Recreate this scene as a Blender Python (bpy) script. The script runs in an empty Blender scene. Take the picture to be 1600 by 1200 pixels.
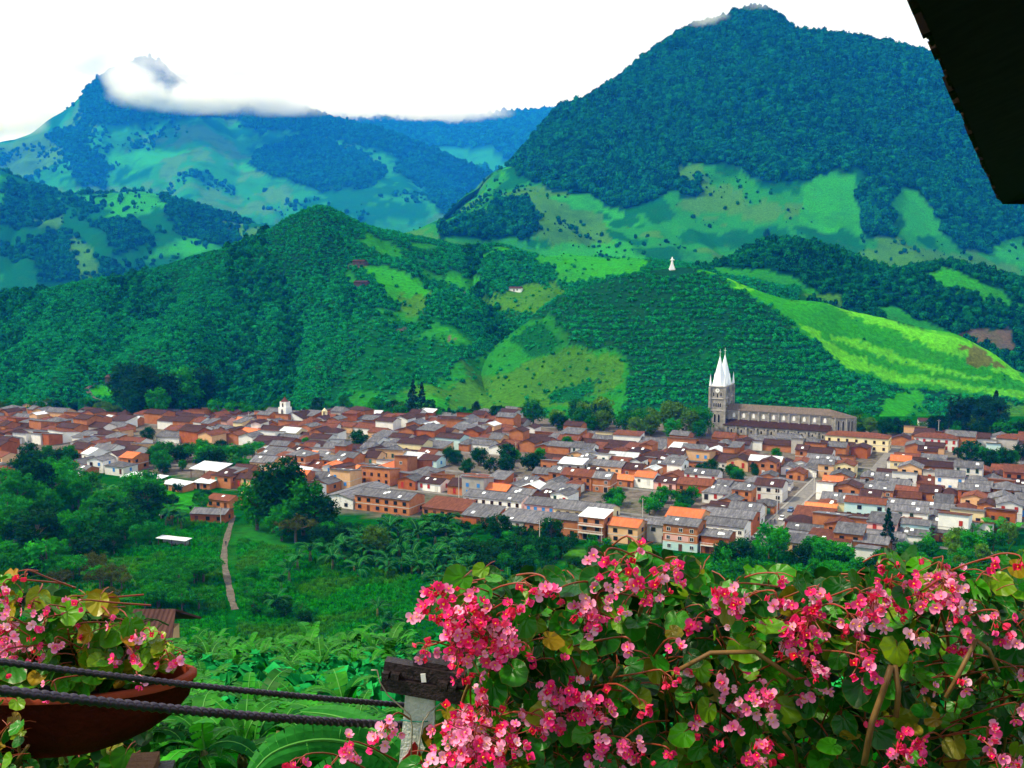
import bpy, bmesh, math, random
import numpy as np
from mathutils import Vector, Matrix, noise as mnoise
from mathutils.bvhtree import BVHTree
R = math.radians
random.seed(7); rng = np.random.default_rng(7)
sc = bpy.context.scene
col = sc.collection

# ------------------------------------------------------------------ camera
F = 1715.0                       # focal length in pixels of the 1600 px wide photograph
PITCH = math.atan(200 / F)
cp, sp = math.cos(PITCH), math.sin(PITCH)
cam_d = bpy.data.cameras.new('camera'); cam = bpy.data.objects.new('camera', cam_d); col.objects.link(cam)
cam_d.sensor_width = 36; cam_d.lens = 36 * F / 1600
cam_d.clip_start = 0.05; cam_d.clip_end = 40000
cam.location = (0, 0, 0); cam.rotation_euler = (R(90) - PITCH, 0, 0)
sc.camera = cam

# ------------------------------------------------------------------ sky, sun, exposure
SUN_EL, SUN_AZ = 52.0, -100.0    # azimuth clockwise from +Y: a high tropical sun, to the left and a little behind the camera
w = bpy.data.worlds.new('World'); sc.world = w; w.use_nodes = True
nt = w.node_tree; nt.nodes.clear()
sky = nt.nodes.new('ShaderNodeTexSky'); sky.sky_type = 'NISHITA'; sky.sun_disc = False
sky.sun_elevation = R(SUN_EL); sky.sun_rotation = R(SUN_AZ); sky.air_density = 1.0; sky.dust_density = 4.0; sky.altitude = 1700
b1 = nt.nodes.new('ShaderNodeBackground'); b1.inputs['Strength'].default_value = 0.1
b2 = nt.nodes.new('ShaderNodeBackground'); b2.inputs['Color'].default_value = (0.92, 0.985, 1.10, 1); b2.inputs['Strength'].default_value = 1.0
mx = nt.nodes.new('ShaderNodeMixShader'); mx.inputs[0].default_value = 0.86   # a closed bright cloud cover under the clear sky
wo = nt.nodes.new('ShaderNodeOutputWorld')
nt.links.new(sky.outputs[0], b1.inputs['Color']); nt.links.new(b1.outputs[0], mx.inputs[1])
nt.links.new(b2.outputs[0], mx.inputs[2]); nt.links.new(mx.outputs[0], wo.inputs['Surface'])
sun_d = bpy.data.lights.new('sun', 'SUN'); sun_d.energy = 4.2; sun_d.angle = R(6); sun_d.color = (1.0, 0.95, 0.86)
sun = bpy.data.objects.new('sun', sun_d); col.objects.link(sun)
sdir = Vector((math.sin(R(SUN_AZ)) * math.cos(R(SUN_EL)), math.cos(R(SUN_AZ)) * math.cos(R(SUN_EL)), math.sin(R(SUN_EL))))
sun.rotation_euler = sdir.to_track_quat('Z', 'Y').to_euler(); sun.location = sdir * 500
vs = sc.view_settings; vs.view_transform = 'Standard'; vs.look = 'None'; vs.exposure = 0.47; vs.gamma = 1.0; vs.use_curve_mapping = False
cy = sc.cycles
cy.use_denoising = True
try: cy.denoiser = 'OPENIMAGEDENOISE'
except Exception: pass
cy.max_bounces = 6; cy.diffuse_bounces = 3; cy.glossy_bounces = 2; cy.transmission_bounces = 3; cy.volume_bounces = 5; cy.transparent_max_bounces = 6
cy.caustics_reflective = False; cy.caustics_refractive = False
cy.sample_clamp_indirect = 6.0

# ------------------------------------------------------------------ pixel <-> place
def ray(px, py):
    a = (px - 800) / F; b = (600 - py) / F
    return Vector((a, cp + b * sp, -sp + b * cp))
def P(px, py, D):
    r = ray(px, py); return r * (D / r.y)
def project(co):
    co = np.asarray(co); fw = co[..., 1] * cp - co[..., 2] * sp; up = co[..., 1] * sp + co[..., 2] * cp
    fw = np.maximum(fw, 1e-3)
    return 800 + F * co[..., 0] / fw, 600 - F * up / fw

# ------------------------------------------------------------------ noise
_perm = rng.permutation(4096)
_val = rng.random(4096)
def vnoise(x, y):
    xi = np.floor(x).astype(int); yi = np.floor(y).astype(int); fx = x - xi; fy = y - yi
    fx = fx * fx * (3 - 2 * fx); fy = fy * fy * (3 - 2 * fy)
    h = lambda i, j: _val[_perm[(_perm[i & 4095] + j) & 4095]]
    return (h(xi, yi) * (1 - fx) + h(xi + 1, yi) * fx) * (1 - fy) + (h(xi, yi + 1) * (1 - fx) + h(xi + 1, yi + 1) * fx) * fy
def fbm(x, y, o=4):
    s = 0; a = 0.5; t = 0
    for k in range(o):
        s = s + a * vnoise(x * 2 ** k + 17.3 * k, y * 2 ** k + 9.1 * k); t += a; a *= 0.5
    return s / t
def inpoly(px, py, poly):
    px = np.asarray(px, float); py = np.asarray(py, float); c = np.zeros(px.shape, bool); n = len(poly); j = n - 1
    for i in range(n):
        xi, yi = poly[i]; xj, yj = poly[j]
        with np.errstate(divide='ignore', invalid='ignore'):
            c ^= ((yi > py) != (yj > py)) & (px < (xj - xi) * (py - yi) / (yj - yi + 1e-12) + xi)
        j = i
    return c

# ------------------------------------------------------------------ objects
def tag(o, label=None, cat=None, group=None, kind=None):
    if label: o['label'] = label
    if cat: o['category'] = cat
    if group: o['group'] = group
    if kind: o['kind'] = kind
    return o
def empty(name, loc=(0, 0, 0), rz=0.0, s=1.0):
    o = bpy.data.objects.new(name, None); col.objects.link(o); o.empty_display_size = 0.2
    o.location = loc; o.rotation_euler = (0, 0, rz); o.scale = (s, s, s); return o
def link(name, me, parent=None, loc=None, rot=None, scale=None, mtx=None):
    o = bpy.data.objects.new(name, me); col.objects.link(o)
    if parent is not None: o.parent = parent
    if mtx is not None: o.matrix_local = mtx
    else:
        if loc is not None: o.location = loc
        if rot is not None: o.rotation_euler = rot
        if scale is not None: o.scale = scale if hasattr(scale, '__len__') else (scale,) * 3
    return o
def copy_tree(o, parent=None):
    c = o.copy(); col.objects.link(c)
    if parent is not None: c.parent = parent
    for ch in o.children: copy_tree(ch, c)
    return c

class MB:
    """collects faces; build() makes one mesh"""
    def __init__(s): s.v = []; s.f = []; s.m = []; s.uv = None
    def add(s, vs, fs, m=0):
        o = len(s.v); s.v.extend([tuple(v) for v in vs]); s.f.extend([tuple(i + o for i in f) for f in fs]); s.m.extend([m] * len(fs)); return s
    def box(s, lo, hi, m=0, skip=()):
        x0, y0, z0 = lo; x1, y1, z1 = hi
        v = [(x0, y0, z0), (x1, y0, z0), (x1, y1, z0), (x0, y1, z0), (x0, y0, z1), (x1, y0, z1), (x1, y1, z1), (x0, y1, z1)]
        f = [(0, 3, 2, 1), (4, 5, 6, 7), (0, 1, 5, 4), (1, 2, 6, 5), (2, 3, 7, 6), (3, 0, 4, 7)]
        return s.add(v, [q for i, q in enumerate(f) if i not in skip], m)
    def slab(s, pts, t, m=0):
        """quad or polygon pts thickened downwards along its normal by t"""
        p = [Vector(q) for q in pts]; n = (p[1] - p[0]).cross(p[2] - p[0]).normalized()
        k = len(p); v = p + [q - n * t for q in p]
        f = [tuple(range(k)), tuple(range(2 * k - 1, k - 1, -1))] + [(i, i + k, (i + 1) % k + k, (i + 1) % k) for i in range(k)]
        return s.add(v, f, m)
    def tube(s, pts, rad, n=6, m=0, cap=True):
        pts = [Vector(p) for p in pts]; rings = []
        if not hasattr(rad, '__len__'): rad = [rad] * len(pts)
        x = None
        for i, p in enumerate(pts):
            d = (pts[min(i + 1, len(pts) - 1)] - pts[max(i - 1, 0)]).normalized()
            if x is None: x = d.orthogonal().normalized()
            x = (x - d * x.dot(d)).normalized(); y = d.cross(x)
            rings.append([p + (x * math.cos(2 * math.pi * k / n) + y * math.sin(2 * math.pi * k / n)) * rad[i] for k in range(n)])
        v = [q for r_ in rings for q in r_]; f = []
        for i in range(len(pts) - 1):
            for k in range(n): f.append((i * n + k, i * n + (k + 1) % n, (i + 1) * n + (k + 1) % n, (i + 1) * n + k))
        if cap: f.append(tuple(range(n - 1, -1, -1))); f.append(tuple((len(pts) - 1) * n + k for k in range(n)))
        return s.add(v, f, m)
    def cone(s, c, r0, r1, h, n=8, m=0, rot=0.0):
        c = Vector(c); a = [(math.cos(2 * math.pi * k / n + rot), math.sin(2 * math.pi * k / n + rot)) for k in range(n)]
        if r1 < 1e-4:
            v = [c + Vector((r0 * x, r0 * y, 0)) for x, y in a] + [c + Vector((0, 0, h))]
            return s.add(v, [(k, (k + 1) % n, n) for k in range(n)] + [tuple(range(n - 1, -1, -1))], m)
        v = [c + Vector((r0 * x, r0 * y, 0)) for x, y in a] + [c + Vector((r1 * x, r1 * y, h)) for x, y in a]
        return s.add(v, [(k, (k + 1) % n, n + (k + 1) % n, n + k) for k in range(n)] + [tuple(range(n - 1, -1, -1)), tuple(range(n, 2 * n))], m)
    def mesh(s, name, mats, smooth=False):
        me = bpy.data.meshes.new(name); me.from_pydata(s.v, [], s.f)
        if not isinstance(mats, (list, tuple)): mats = [mats]
        for q in mats: me.materials.append(q)
        if len(mats) > 1: me.polygons.foreach_set('material_index', s.m)
        if smooth: me.polygons.foreach_set('use_smooth', [True] * len(me.polygons))
        me.update(); return me
    def build(s, name, mats, parent=None, smooth=False, **k):
        return link(name, s.mesh(name, mats, smooth), parent, **k)

# ------------------------------------------------------------------ materials
def new_mat(name):
    m = bpy.data.materials.new(name); m.use_nodes = True; n = m.node_tree; n.nodes.clear()
    out = n.nodes.new('ShaderNodeOutputMaterial'); p = n.nodes.new('ShaderNodeBsdfPrincipled')
    n.links.new(p.outputs[0], out.inputs['Surface']); return m, n, p, out
def nd(n, t, **k):
    o = n.nodes.new(t)
    for a, b in k.items():
        if a.startswith('i_'):
            key = a[2:]; key = int(key) if key.isdigit() else key.replace('_', ' ')
            o.inputs[key].default_value = b
        else: setattr(o, a, b)
    return o
def mixc(n, a, b, fac, mode='MIX'):
    m = n.nodes.new('ShaderNodeMix'); m.data_type = 'RGBA'; m.blend_type = mode
    for s_, v in ((0, fac), (6, a), (7, b)):
        if hasattr(v, 'is_linked') or isinstance(v, bpy.types.NodeSocket): n.links.new(v, m.inputs[s_])
        else: m.inputs[s_].default_value = v if s_ == 0 else (*v, 1)
    return m.outputs[2]
def ramp01(n, sock, lo, hi):
    r = n.nodes.new('ShaderNodeMapRange'); r.inputs['From Min'].default_value = lo; r.inputs['From Max'].default_value = hi
    n.links.new(sock, r.inputs['Value']); return r.outputs[0]
def noise_tex(n, scale, detail=4, rough=0.6, stretch=None, coord='Object'):
    tc = n.nodes.new('ShaderNodeTexCoord') if coord != 'World' else n.nodes.new('ShaderNodeNewGeometry')
    src = tc.outputs[coord] if coord != 'World' else tc.outputs['Position']
    if stretch:
        mp = n.nodes.new('ShaderNodeMapping'); mp.inputs['Scale'].default_value = stretch; n.links.new(src, mp.inputs['Vector']); src = mp.outputs[0]
    t = n.nodes.new('ShaderNodeTexNoise'); t.inputs['Scale'].default_value = scale; t.inputs['Detail'].default_value = detail; t.inputs['Roughness'].default_value = rough
    n.links.new(src, t.inputs['Vector']); return t.outputs['Fac'], src
def M(name, c1, c2, scale=1.0, rough=0.85, spec=0.2, rnd=0.0, rndc=None, bump=0.0, bscale=None, stretch=None, coord='Object', lo=0.35, hi=0.65, transl=0.0, detail=4, metal=0.0, c3=None, patch=None):
    m, n, p, out = new_mat(name)
    f, src = noise_tex(n, scale, detail, 0.62, stretch, coord)
    base = mixc(n, c1, c2, ramp01(n, f, lo, hi))
    if c3:
        f3, _ = noise_tex(n, scale * 0.31, 3, 0.6, stretch, coord); base = mixc(n, base, c3, ramp01(n, f3, 0.55, 0.72))
    if patch:   # larger stands of another tint, in world space
        f4, _ = noise_tex(n, patch[1], 3, 0.55, None, 'World'); base = mixc(n, base, patch[0], ramp01(n, f4, patch[2], patch[3]))
    if rnd or rndc:
        oi = n.nodes.new('ShaderNodeObjectInfo')
        if rndc: base = mixc(n, base, rndc, ramp01(n, oi.outputs['Random'], 0.45, 1.3))
        if rnd:
            mu = nd(n, 'ShaderNodeMath', operation='MULTIPLY_ADD'); n.links.new(oi.outputs['Random'], mu.inputs[0]); mu.inputs[1].default_value = 37.77; mu.inputs[2].default_value = 0
            fr = nd(n, 'ShaderNodeMath', operation='FRACT'); n.links.new(mu.outputs[0], fr.inputs[0])
            hs = n.nodes.new('ShaderNodeHueSaturation'); n.links.new(base, hs.inputs['Color'])
            mr = n.nodes.new('ShaderNodeMapRange'); mr.inputs['To Min'].default_value = 1 - rnd; mr.inputs['To Max'].default_value = 1 + rnd
            n.links.new(fr.outputs[0], mr.inputs['Value']); n.links.new(mr.outputs[0], hs.inputs['Value']); base = hs.outputs[0]
    n.links.new(base, p.inputs['Base Color']); p.inputs['Roughness'].default_value = rough; p.inputs['Specular IOR Level'].default_value = spec; p.inputs['Metallic'].default_value = metal
    if bump:
        f2, _ = noise_tex(n, bscale or scale * 4, 4, 0.6, None, coord)
        bp = n.nodes.new('ShaderNodeBump'); bp.inputs['Strength'].default_value = bump; bp.inputs['Distance'].default_value = 0.1; n.links.new(f2, bp.inputs['Height']); n.links.new(bp.outputs[0], p.inputs['Normal'])
    if transl:
        t = n.nodes.new('ShaderNodeBsdfTranslucent'); n.links.new(base, t.inputs['Color'])
        ms = n.nodes.new('ShaderNodeMixShader'); ms.inputs[0].default_value = transl
        n.links.new(p.outputs[0], ms.inputs[1]); n.links.new(t.outputs[0], ms.inputs[2]); n.links.new(ms.outputs[0], out.inputs['Surface'])
    return m
def flat_mat(name, c, rough=0.8, spec=0.2, metal=0.0):
    m, n, p, out = new_mat(name); p.inputs['Base Color'].default_value = (*c, 1); p.inputs['Roughness'].default_value = rough; p.inputs['Specular IOR Level'].default_value = spec; p.inputs['Metallic'].default_value = metal
    return m
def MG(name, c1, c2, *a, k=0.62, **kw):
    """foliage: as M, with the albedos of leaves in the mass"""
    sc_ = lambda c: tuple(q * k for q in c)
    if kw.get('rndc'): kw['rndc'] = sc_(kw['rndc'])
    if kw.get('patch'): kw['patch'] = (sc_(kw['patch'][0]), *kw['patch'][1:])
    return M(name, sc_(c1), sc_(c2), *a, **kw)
# ------------------------------------------------------------------ land cover
COVER = {  # base colours of what grows or lies there
    'pasture': (0.016, 0.180, 0.012), 'olive': (0.045, 0.170, 0.008), 'bright': (0.10, 0.46, 0.006), 'forest': (0.002, 0.045, 0.022),
    'plantation': (0.006, 0.070, 0.024), 'soil': (0.085, 0.062, 0.042), 'scrub': (0.006, 0.120, 0.020), 'town': (0.13, 0.11, 0.095),
    'meadow': (0.003, 0.10, 0.003), 'lime': (0.020, 0.215, 0.006), 'dry': (0.15, 0.17, 0.02)}
COVER = {k: v if k in ('town', 'soil') else tuple(q * {'bright': 0.8, 'lime': 0.95, 'pasture': 0.82, 'olive': 0.8}.get(k, 0.62) for q in v) for k, v in COVER.items()}
m_land, n, p, out = new_mat('land')
at = nd(n, 'ShaderNodeAttribute', attribute_name='cover')
f1, _ = noise_tex(n, 0.045, 6, 0.7, None, 'World'); f2, _ = noise_tex(n, 0.35, 4, 0.7, None, 'World')
f0, _ = noise_tex(n, 0.0085, 6, 0.68, None, 'World'); c = mixc(n, at.outputs['Color'], (0.005, 0.046, 0.012), ramp01(n, f0, 0.50, 0.80)); c = mixc(n, c, (0.030, 0.095, 0.004), ramp01(n, f1, 0.54, 1.0))
hs = n.nodes.new('ShaderNodeHueSaturation'); mr = nd(n, 'ShaderNodeMapRange'); mr.inputs['From Min'].default_value = 0.3; mr.inputs['From Max'].default_value = 0.7; mr.inputs['To Min'].default_value = 0.6; mr.inputs['To Max'].default_value = 1.4
n.links.new(f2, mr.inputs['Value']); n.links.new(mr.outputs[0], hs.inputs['Value']); n.links.new(c, hs.inputs['Color'])
n.links.new(hs.outputs[0], p.inputs['Base Color']); p.inputs['Roughness'].default_value = 0.95; p.inputs['Specular IOR Level'].default_value = 0.0
bp = nd(n, 'ShaderNodeBump'); bp.inputs['Strength'].default_value = 0.9; bp.inputs['Distance'].default_value = 1.6; n.links.new(f2, bp.inputs['Height']); n.links.new(bp.outputs[0], p.inputs['Normal'])

SHEETS = {}; gully_of = {}
def row_eval(spec, xs):
    if not hasattr(spec, '__len__'): return np.full(xs.shape, float(spec))
    a = np.array(spec, float); y = np.interp(xs, a[:, 0], a[:, 1])
    k = np.ones(7) / 7; yp = np.pad(y, 3, mode='edge'); return np.convolve(yp, k, 'valid') * 0.6 + y * 0.4
def make_grid(name, G, cover, default, crest_j=None, warp=5.0, label=None):
    """G: (nv,nx,3) points -> mesh 'structure' with a colour per vertex for what covers the ground"""
    nv, nx = G.shape[:2]; co = G.reshape(-1, 3); px, py = project(co)
    wx = px + warp * 5 * (fbm(px / 40 + 3, py / 26, 4) - 0.5) + warp * 2.4 * (fbm(px / 7 + 3, py / 7, 2) - 0.5); wy = py + warp * 3.4 * (fbm(px / 40 + 50, py / 26 + 31, 4) - 0.5) + warp * 1.6 * (fbm(px / 6 + 9, py / 6, 2) - 0.5)
    typ = np.full(len(co), default, dtype=object)
    for t, poly in cover: typ[inpoly(wx, wy, poly)] = t
    if name in ('plantation_hill', 'spur', 'peak', 'mountain'):   # small fields and clearings inside the larger cover
        k_ = {'plantation_hill': 46, 'spur': 130, 'peak': 280, 'mountain': 150}[name]; q1 = fbm(co[:, 0] / k_ + 7, co[:, 1] / k_ + 2, 4); q2 = fbm(co[:, 0] / k_ * 1.7 + 90, co[:, 1] / k_ * 1.7, 4)
        t0 = typ.astype(str)
        if name != 'mountain': ok_ = (px > 540) | (name != 'plantation_hill'); typ[ok_ & (q1 > 0.635) & np.isin(t0, ['plantation', 'scrub'])] = 'pasture'; typ[ok_ & (q1 > 0.72) & np.isin(t0, ['plantation', 'scrub'])] = 'lime'
        typ[(q2 > 0.60) & (t0 == 'pasture')] = 'scrub'; typ[(q2 < 0.37) & (t0 == 'pasture')] = 'olive'; typ[(q1 < 0.33) & (t0 == 'pasture')] = 'lime'
    colr = np.array([COVER[t] for t in typ])
    me = bpy.data.meshes.new(name); me.vertices.add(len(co)); me.vertices.foreach_set('co', co.astype(np.float32).ravel())
    ii = (np.arange(nv - 1)[:, None] * nx + np.arange(nx - 1)[None, :]).ravel()
    q = np.stack([ii, ii + 1, ii + nx + 1, ii + nx], 1)
    me.loops.add(q.size); me.loops.foreach_set('vertex_index', q.ravel().astype(np.int32)); me.polygons.add(len(q))
    me.polygons.foreach_set('loop_start', np.arange(0, q.size, 4, dtype=np.int32)); me.polygons.foreach_set('use_smooth', np.ones(len(q), bool))
    me.update(calc_edges=True)
    ca = me.color_attributes.new('cover', 'FLOAT_COLOR', 'POINT'); ca.data.foreach_set('color', np.c_[colr, np.ones(len(co))].astype(np.float32).ravel())
    me.materials.append(m_land); o = link(name, me); tag(o, kind='structure')
    if label: o['label'] = label
    SHEETS[name] = dict(G=G, typ=typ.reshape(nv, nx), obj=o, q=q, crest=crest_j, bvh=BVHTree.FromPolygons([tuple(v) for v in co], [tuple(f) for f in q.tolist()]))
    return o
def sheet(name, x0, x1, nx, rows, steps, cover, default, amp=(0, 60), gully=(0, 60), back=(0.12, 0.35), warp=5.0, hold=0.15, k=1.0):
    amp = (amp[0] * k, amp[1] * k); gully = (gully[0] * k, gully[1] * k)
    xs = np.linspace(x0, x1, nx); K = []
    for py, D in rows:
        yy = row_eval(py, xs); dd = row_eval(D, xs) * k
        K.append(np.array([P(a, b, d) for a, b, d in zip(xs, yy, dd)]))
    top = K[-1]; zb = K[0][:, 2]
    bk = top.copy(); s_ = (1 + back[0]); bk[:, 0] *= s_; bk[:, 1] *= s_; bk[:, 2] = top[:, 2] - (top[:, 2] - zb) * back[1]
    bk2 = bk.copy(); bk2[:, 0] *= s_; bk2[:, 1] *= s_; bk2[:, 2] = zb - 60
    K2 = K + [bk, bk2]
    out = []; vv = []
    for i in range(len(K2) - 1):
        p0 = K2[max(i - 1, 0)]; p1 = K2[i]; p2 = K2[i + 1]; p3 = K2[min(i + 2, len(K2) - 1)]
        ns = steps[i] if i < len(steps) else 6
        for k in range(ns):
            t = k / ns
            q = 0.5 * (2 * p1 + (p2 - p0) * t + (2 * p0 - 5 * p1 + 4 * p2 - p3) * t * t + (3 * p1 - p0 - 3 * p2 + p3) * t ** 3)
            # no overshoot in depth
            q[:, 1] = p1[:, 1] + (p2[:, 1] - p1[:, 1]) * t
            out.append(q); vv.append(i + t)
    out.append(bk2); vv.append(len(K2) - 1)
    G = np.array(out); vv = np.array(vv); kc = len(K) - 1
    d = np.abs(vv - kc); tap = np.clip(hold + d * 1.2, 0, 1) * np.clip(vv * 2.5 + 0.15, 0, 1)
    X, Y = G[..., 0], G[..., 1]
    dz = amp[0] * 2 * (fbm(X / amp[1], Y / amp[1], 5) - 0.5)
    gully_of[name] = gully[1]
    r = 1 - np.abs(2 * fbm(X / gully[1] + Y / gully[1] * 0.2, Y / (gully[1] * 4.5), 4) - 1); dz = dz - gully[0] * (r ** 2 - 0.55)
    G[..., 2] += dz * tap[:, None]
    cj = int(np.argmin(np.abs(vv - kc)))
    return make_grid(name, G, cover, default, cj, warp)

# --- right mountain
sheet('mountain', 560, 1980, 300, [
    ([(560, 470), (800, 470), (1000, 450), (1200, 450), (1600, 520), (1980, 560)], 1150),
    ([(560, 420), (680, 372), (760, 372), (850, 400), (1000, 402), (1200, 400), (1400, 420), (1600, 440), (1980, 500)], 1270),
    ([(560, 400), (680, 362), (760, 310), (850, 305), (1000, 330), (1200, 300), (1350, 290), (1600, 390), (1980, 450)], 1480),
    ([(560, 392), (680, 360), (740, 300), (800, 270), (850, 235), (950, 190), (1050, 150), (1200, 130), (1400, 160), (1600, 260), (1980, 380)], 1720),
    ([(560, 385), (640, 370), (675, 358), (700, 330), (725, 306), (780, 277), (808, 258), (838, 218), (875, 178), (925, 156), (970, 127), (1000, 102), (1030, 78), (1070, 50), (1105, 38),
      (1135, 34), (1150, 24), (1180, 19), (1208, 22), (1222, 34), (1230, 50), (1300, 59), (1350, 68), (1400, 79), (1450, 92), (1520, 125), (1600, 175), (1720, 260), (1980, 370)],
     [(560, 1560), (720, 1650), (850, 1850), (1000, 1960), (1180, 2020), (1400, 2000), (1700, 1900)]),
], [10, 22, 26, 26, 4, 4], [
    ('pasture', [(560, 520), (560, 300), (790, 262), (830, 280), (870, 300), (930, 312), (960, 330), (1000, 322), (1050, 300), (1060, 262), (1130, 255), (1160, 262), (1200, 290), (1280, 290), (1300, 262), (1340, 265), (1365, 310), (1390, 330), (1400, 290), (1440, 300),
      (1460, 340), (1500, 390), (1540, 395), (1600, 385), (1980, 400), (1980, 600), (560, 600)]),
    ('olive', [(800, 300), (860, 310), (940, 335), (960, 380), (870, 385), (810, 350)]), ('olive', [(1330, 395), (1400, 380), (1500, 400), (1560, 425), (1420, 418), (1340, 412)]),
    ('lime', [(1270, 272), (1335, 270), (1350, 330), (1290, 350), (1240, 330)]), ('lime', [(1400, 300), (1440, 305), (1480, 370), (1420, 370)]),
    ('lime', [(840, 385), (930, 380), (1010, 400), (1000, 420), (860, 430)]), ('lime', [(1540, 380), (1600, 372), (1600, 412), (1550, 398)]),
    ('forest', [(1335, 300), (1350, 298), (1390, 340), (1408, 372), (1365, 372), (1340, 345)]), ('forest', [(670, 372), (790, 315), (815, 318), (835, 340), (830, 375), (700, 372)]),
    ('forest', [(1050, 295), (1085, 288), (1085, 308), (1055, 308)]),
], 'forest', amp=(20, 190), gully=(30, 170), hold=0.10, k=1.5)
# --- far ridge and left mountain
sheet('far_ridge', 250, 1150, 140, [
    ([(250, 300), (1150, 300)], 3900), ([(250, 215), (500, 212), (700, 222), (800, 215), (1150, 212)], 4600),
    ([(250, 185), (350, 180), (480, 176), (550, 186), (620, 191), (700, 188), (740, 187), (800, 180), (880, 172), (1150, 180)], 5300)],
    [10, 12, 4, 4], [('pasture', [(640, 235), (760, 238), (820, 255), (820, 275), (740, 270), (640, 255)])], 'forest', amp=(30, 500), gully=(40, 420), k=2.0)
sheet('peak', -260, 1000, 260, [
    ([(-260, 420), (1000, 420)], 2500), ([(-260, 370), (0, 330), (300, 330), (500, 330), (700, 345), (1000, 400)], 2800),
    ([(-260, 320), (0, 270), (150, 250), (300, 240), (450, 250), (600, 290), (760, 320), (1000, 390)], 3150),
    ([(-260, 290), (0, 238), (90, 215), (180, 180), (300, 172), (400, 196), (500, 212), (620, 245), (740, 290), (1000, 380)], 3480),
    ([(-260, 260), (-60, 236), (0, 222), (45, 212), (78, 186), (105, 172), (122, 154), (145, 130), (170, 114), (198, 103), (222, 93), (238, 88), (252, 104), (275, 124), (300, 146), (345, 166), (400, 172), (460, 166), (500, 182), (560, 196), (620, 213), (700, 242), (760, 268), (830, 300), (1000, 370)],
     [(-260, 3700), (230, 3800), (500, 3750), (760, 3500), (1000, 3300)])],
    [10, 16, 16, 14, 4, 4], [
    ('forest', [(110, 190), (130, 150), (150, 90), (300, 90), (360, 165), (480, 150), (620, 205), (760, 260), (780, 300), (700, 290), (560, 225), (470, 212), (400, 205), (330, 180), (240, 190), (150, 205)]),
    ('forest', [(80, 215), (130, 190), (135, 240), (90, 245)]), ('forest', [(110, 250), (150, 240), (175, 265), (160, 300), (120, 290)]),
    ('forest', [(400, 230), (480, 215), (560, 240), (600, 275), (560, 305), (500, 300), (430, 280), (390, 255)]), ('forest', [(640, 235), (760, 265), (740, 310), (700, 340), (650, 290), (610, 270)]),
    ('olive', [(0, 225), (70, 200), (100, 250), (40, 280), (0, 265)]), ('lime', [(160, 235), (250, 240), (230, 260), (170, 258)]), ('scrub', [(500, 300), (640, 290), (690, 345), (560, 340)]),
    ], 'pasture', amp=(46, 420), gully=(90, 360), hold=0.05, k=1.9)
sheet('spur', -260, 760, 200, [
    ([(-260, 500), (760, 500)], 1500), ([(-260, 430), (0, 410), (200, 420), (400, 400), (760, 430)], 1700),
    ([(-260, 330), (0, 335), (100, 350), (250, 350), (400, 372), (560, 378), (760, 420)], 1950),
    ([(-260, 250), (0, 268), (40, 285), (100, 300), (170, 300), (235, 300), (300, 322), (360, 338), (420, 352), (500, 366), (600, 380), (760, 410)], 2300)],
    [8, 16, 16, 4, 4], [
    ('forest', [(0, 280), (60, 292), (100, 330), (60, 360), (0, 350)]), ('forest', [(240, 300), (330, 330), (390, 350), (360, 385), (280, 370)]), ('forest', [(40, 375), (110, 365), (120, 440), (60, 450)]),
    ('forest', [(140, 350), (200, 345), (240, 380), (180, 400)]), ('lime', [(100, 310), (180, 305), (260, 320), (200, 330)]), ('olive', [(105, 370), (140, 380), (165, 440), (130, 445)]), ('olive', [(330, 345), (420, 362), (400, 385)]),
    ('olive', [(40, 345), (95, 335), (100, 362)]), ], 'scrub', amp=(20, 220), gully=(44, 190), k=1.45)
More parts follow.
